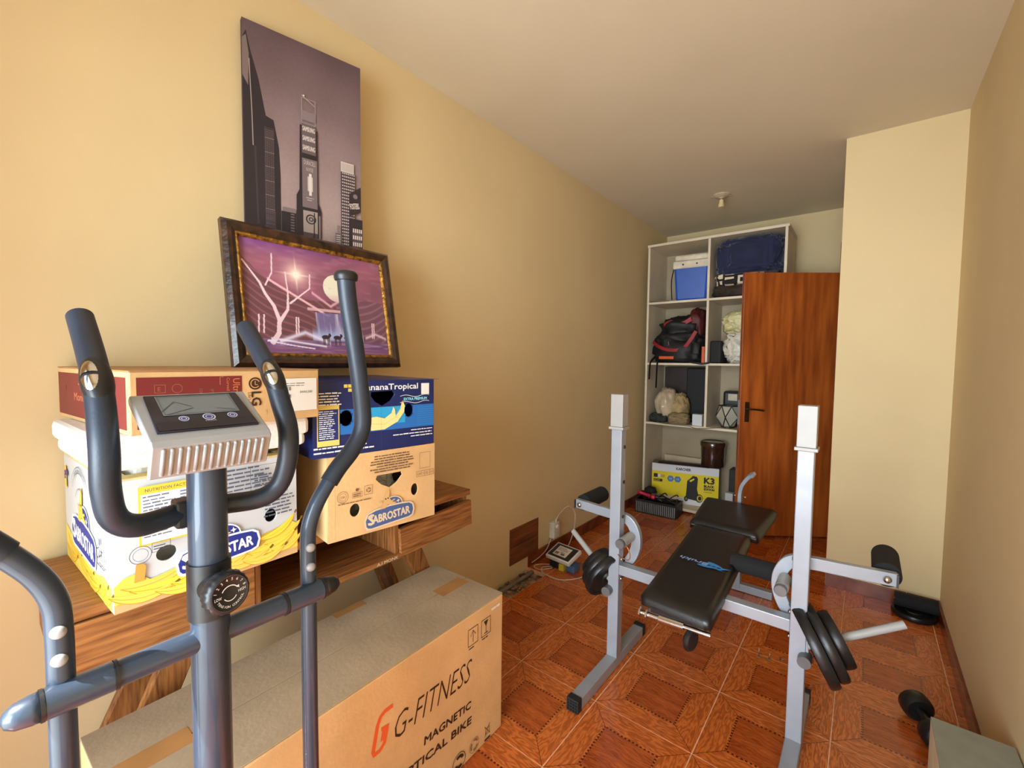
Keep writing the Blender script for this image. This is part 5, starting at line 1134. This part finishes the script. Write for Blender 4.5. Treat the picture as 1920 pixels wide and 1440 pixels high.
# washer drawing
pr.poly([(.315,.06),(.440,.045),(.455,.075),(.43,.10),(.415,.16),(.42,.26),(.41,.28),(.375,.285),(.355,.26),(.325,.23),(.322,.15)],D);pr.poly([(.345,.235),(.385,.262),(.39,.25),(.355,.222)],Y1)
pr.disc(.435,.075,.034,D,.040);pr.disc(.440,.075,.024,(214,196,30),.030);pr.disc(.441,.075,.015,D,.02);pr.disc(.320,.058,.018,D,.026);pr.disc(.321,.058,.008,(140,130,60),.012);pr.out(t)
B().box((-1.60,4.54,Z0),(-1.10,4.585,.455)).out('flat_carton',mat('cream_card',(206,190,160),.7,var=.05),None,loc=(-1.35,4.48,Z0),bev=.003,label='long cream carton standing behind the yellow carton',cat='box')
B().box((-1.56,4.24,.4255),(-1.10,4.34,.432),RZ(14,(-1.4,4.28,0))).out('worn_card_strip',mat('brown_black_canvas',(56,40,28)),None,loc=(-1.35,4.3,.426),label='dark worn strip lying along the top of the yellow carton',cat='strip',bev=.001)
t=thing('black_tin','glossy black round tin on top of the yellow carton','tin',(-1.13,4.42,.43))
B().lathe([(.095,0),(.100,.01),(.104,.10),(.106,.185),(.108,.19)],(-1.10,4.41,.433)).out('tin_body',mat('glossy_black_lacquer',(30,20,18),.2,var=.6,vs=14,coat=.6,col2=(70,40,26)),t,smooth=True,autos=40)
B().lathe([(.112,0),(.113,.006),(.113,.032),(.108,.042),(.098,.045),(.094,.040),(.01,.040)],(-1.10,4.41,.6235)).out('tin_lid',mat('glossy_black_lacquer',(30,20,18)),t,smooth=True,autos=40)
B().box((-.955,4.42,.05),(-.60,4.56,.42)).out('dark_carton',mat('dark_grey_card',(52,50,48),.7),None,loc=(-.80,4.49,.05),bev=.003,label='dark grey carton right of the yellow carton, behind door',cat='box')
B().box((-.965,4.34,.0455),(-.90,4.40,.22)).out('white_carton',mat('white_coated_card',(226,230,232)),None,loc=(-.93,4.37,.0455),bev=.002,label='narrow white carton on shelf floor next to the door edge',cat='box')
# crate of cables in front
t=thing('slotted_crate','low black slotted plastic crate full of cables before the shelving','crate',(-1.44,4.02,0))
cx0,cx1,cy0,cy1,ch=-1.655,-1.275,3.93,4.135,.125
Mk=RZ(2,(-1.45,4.02,0))
B().box((cx0,cy0,.001),(cx1,cy1,.008),Mk).out('crate_base',blkpl,t)
for lo,hi in(((cx0,cy0,ch-.02),(cx1,cy0+.008,ch)),((cx0,cy1-.008,ch-.02),(cx1,cy1,ch)),((cx0,cy0+.009,ch-.02),(cx0+.008,cy1-.009,ch)),((cx1-.008,cy0+.009,ch-.02),(cx1,cy1-.009,ch))): B().box(lo,hi,Mk).out('crate_rim',blkpl,t,bev=.002)
B().box((cx0+.012,cy0+.006,.009),(cx1-.012,cy0+.009,ch-.021),Mk).out('crate_liner',mat('pale_liner',(150,146,140),.6),t)
for i in range(22):
    x=cx0+.004+i*(cx1-cx0-.014)/21; B().box((x,cy0-.001,.008),(x+.008,cy0+.005,ch-.02),Mk).out('slat',blkpl,t)
for i in range(10):
    y=cy0+.012+i*(cy1-cy0-.03)/9; B().box((cx1-.006,y,.008),(cx1,y+.010,ch-.02),Mk).out('slat',blkpl,t)
B().box((cx0,cy1-.008,.008),(cx1,cy1-.002,ch-.02),Mk).box((cx0+.001,cy0+.009,.008),(cx0+.006,cy1-.009,ch-.02),Mk).out('crate_wall',blkpl,t)
rn=random.Random(8)
for k,(m_,lb) in enumerate(((rubber,'thick black cable heaped at the left of the crate'),(mat('grey_cable',(120,112,100),.5),'grey cable coiled over the crate of cables'),(rubber,'black flex arching above right end of the crate'),(mat('brown_cable',(70,52,40),.5),'brown flex tangled in the middle of the crate'))):
    cx_=-1.58+.085*k; P_=[(cx_+rn.uniform(-.07,.09)*math.cos(i*1.1+k),4.03+rn.uniform(.03,.065)*math.sin(i*1.1+k),.095+.006*i+rn.uniform(0,.045)) for i in range(12)]
    P_=[(min(max(p[0],cx0+.02),cx1-.02),min(max(p[1],cy0+.02),cy1-.02),p[2]) for p in P_]
    B().tube(P_,.0055,n=8,sub=6).out('cable_coil',m_,None,loc=(cx_,4.03,.08),smooth=True,label=lb,cat='cable')
blob((-1.55,4.05,.14),(.11,.09,.085),.8,.12,6,seed=61,n=30).out('black_pouch',rubber,None,loc=(-1.55,4.05,.14),smooth=True,label='small black pouch on top of the cable crate behind red tool',cat='pouch')
t=thing('red_pump','red cylindrical hand tool resting on the crate of cables','tool',(-1.57,3.99,.15))
B().lathe([(.001,-.09),(.018,-.088),(.020,-.06),(.016,-.055),(.016,.04),(.021,.045),(.021,.078),(.016,.086),(.001,.088)],(-1.565,3.985,.162),(1,-.10,-.12),n=20).out('tool_body',mat('crimson_plastic',(206,36,70),.35),t,smooth=True,autos=40)
B().lathe([(.0215,.0),(.0215,.012)],(-1.52,3.980,.157),(1,-.10,-.12),n=20).out('grip_band',mat('dark_crimson_plastic',(110,16,36),.4),t,smooth=True,autos=40)
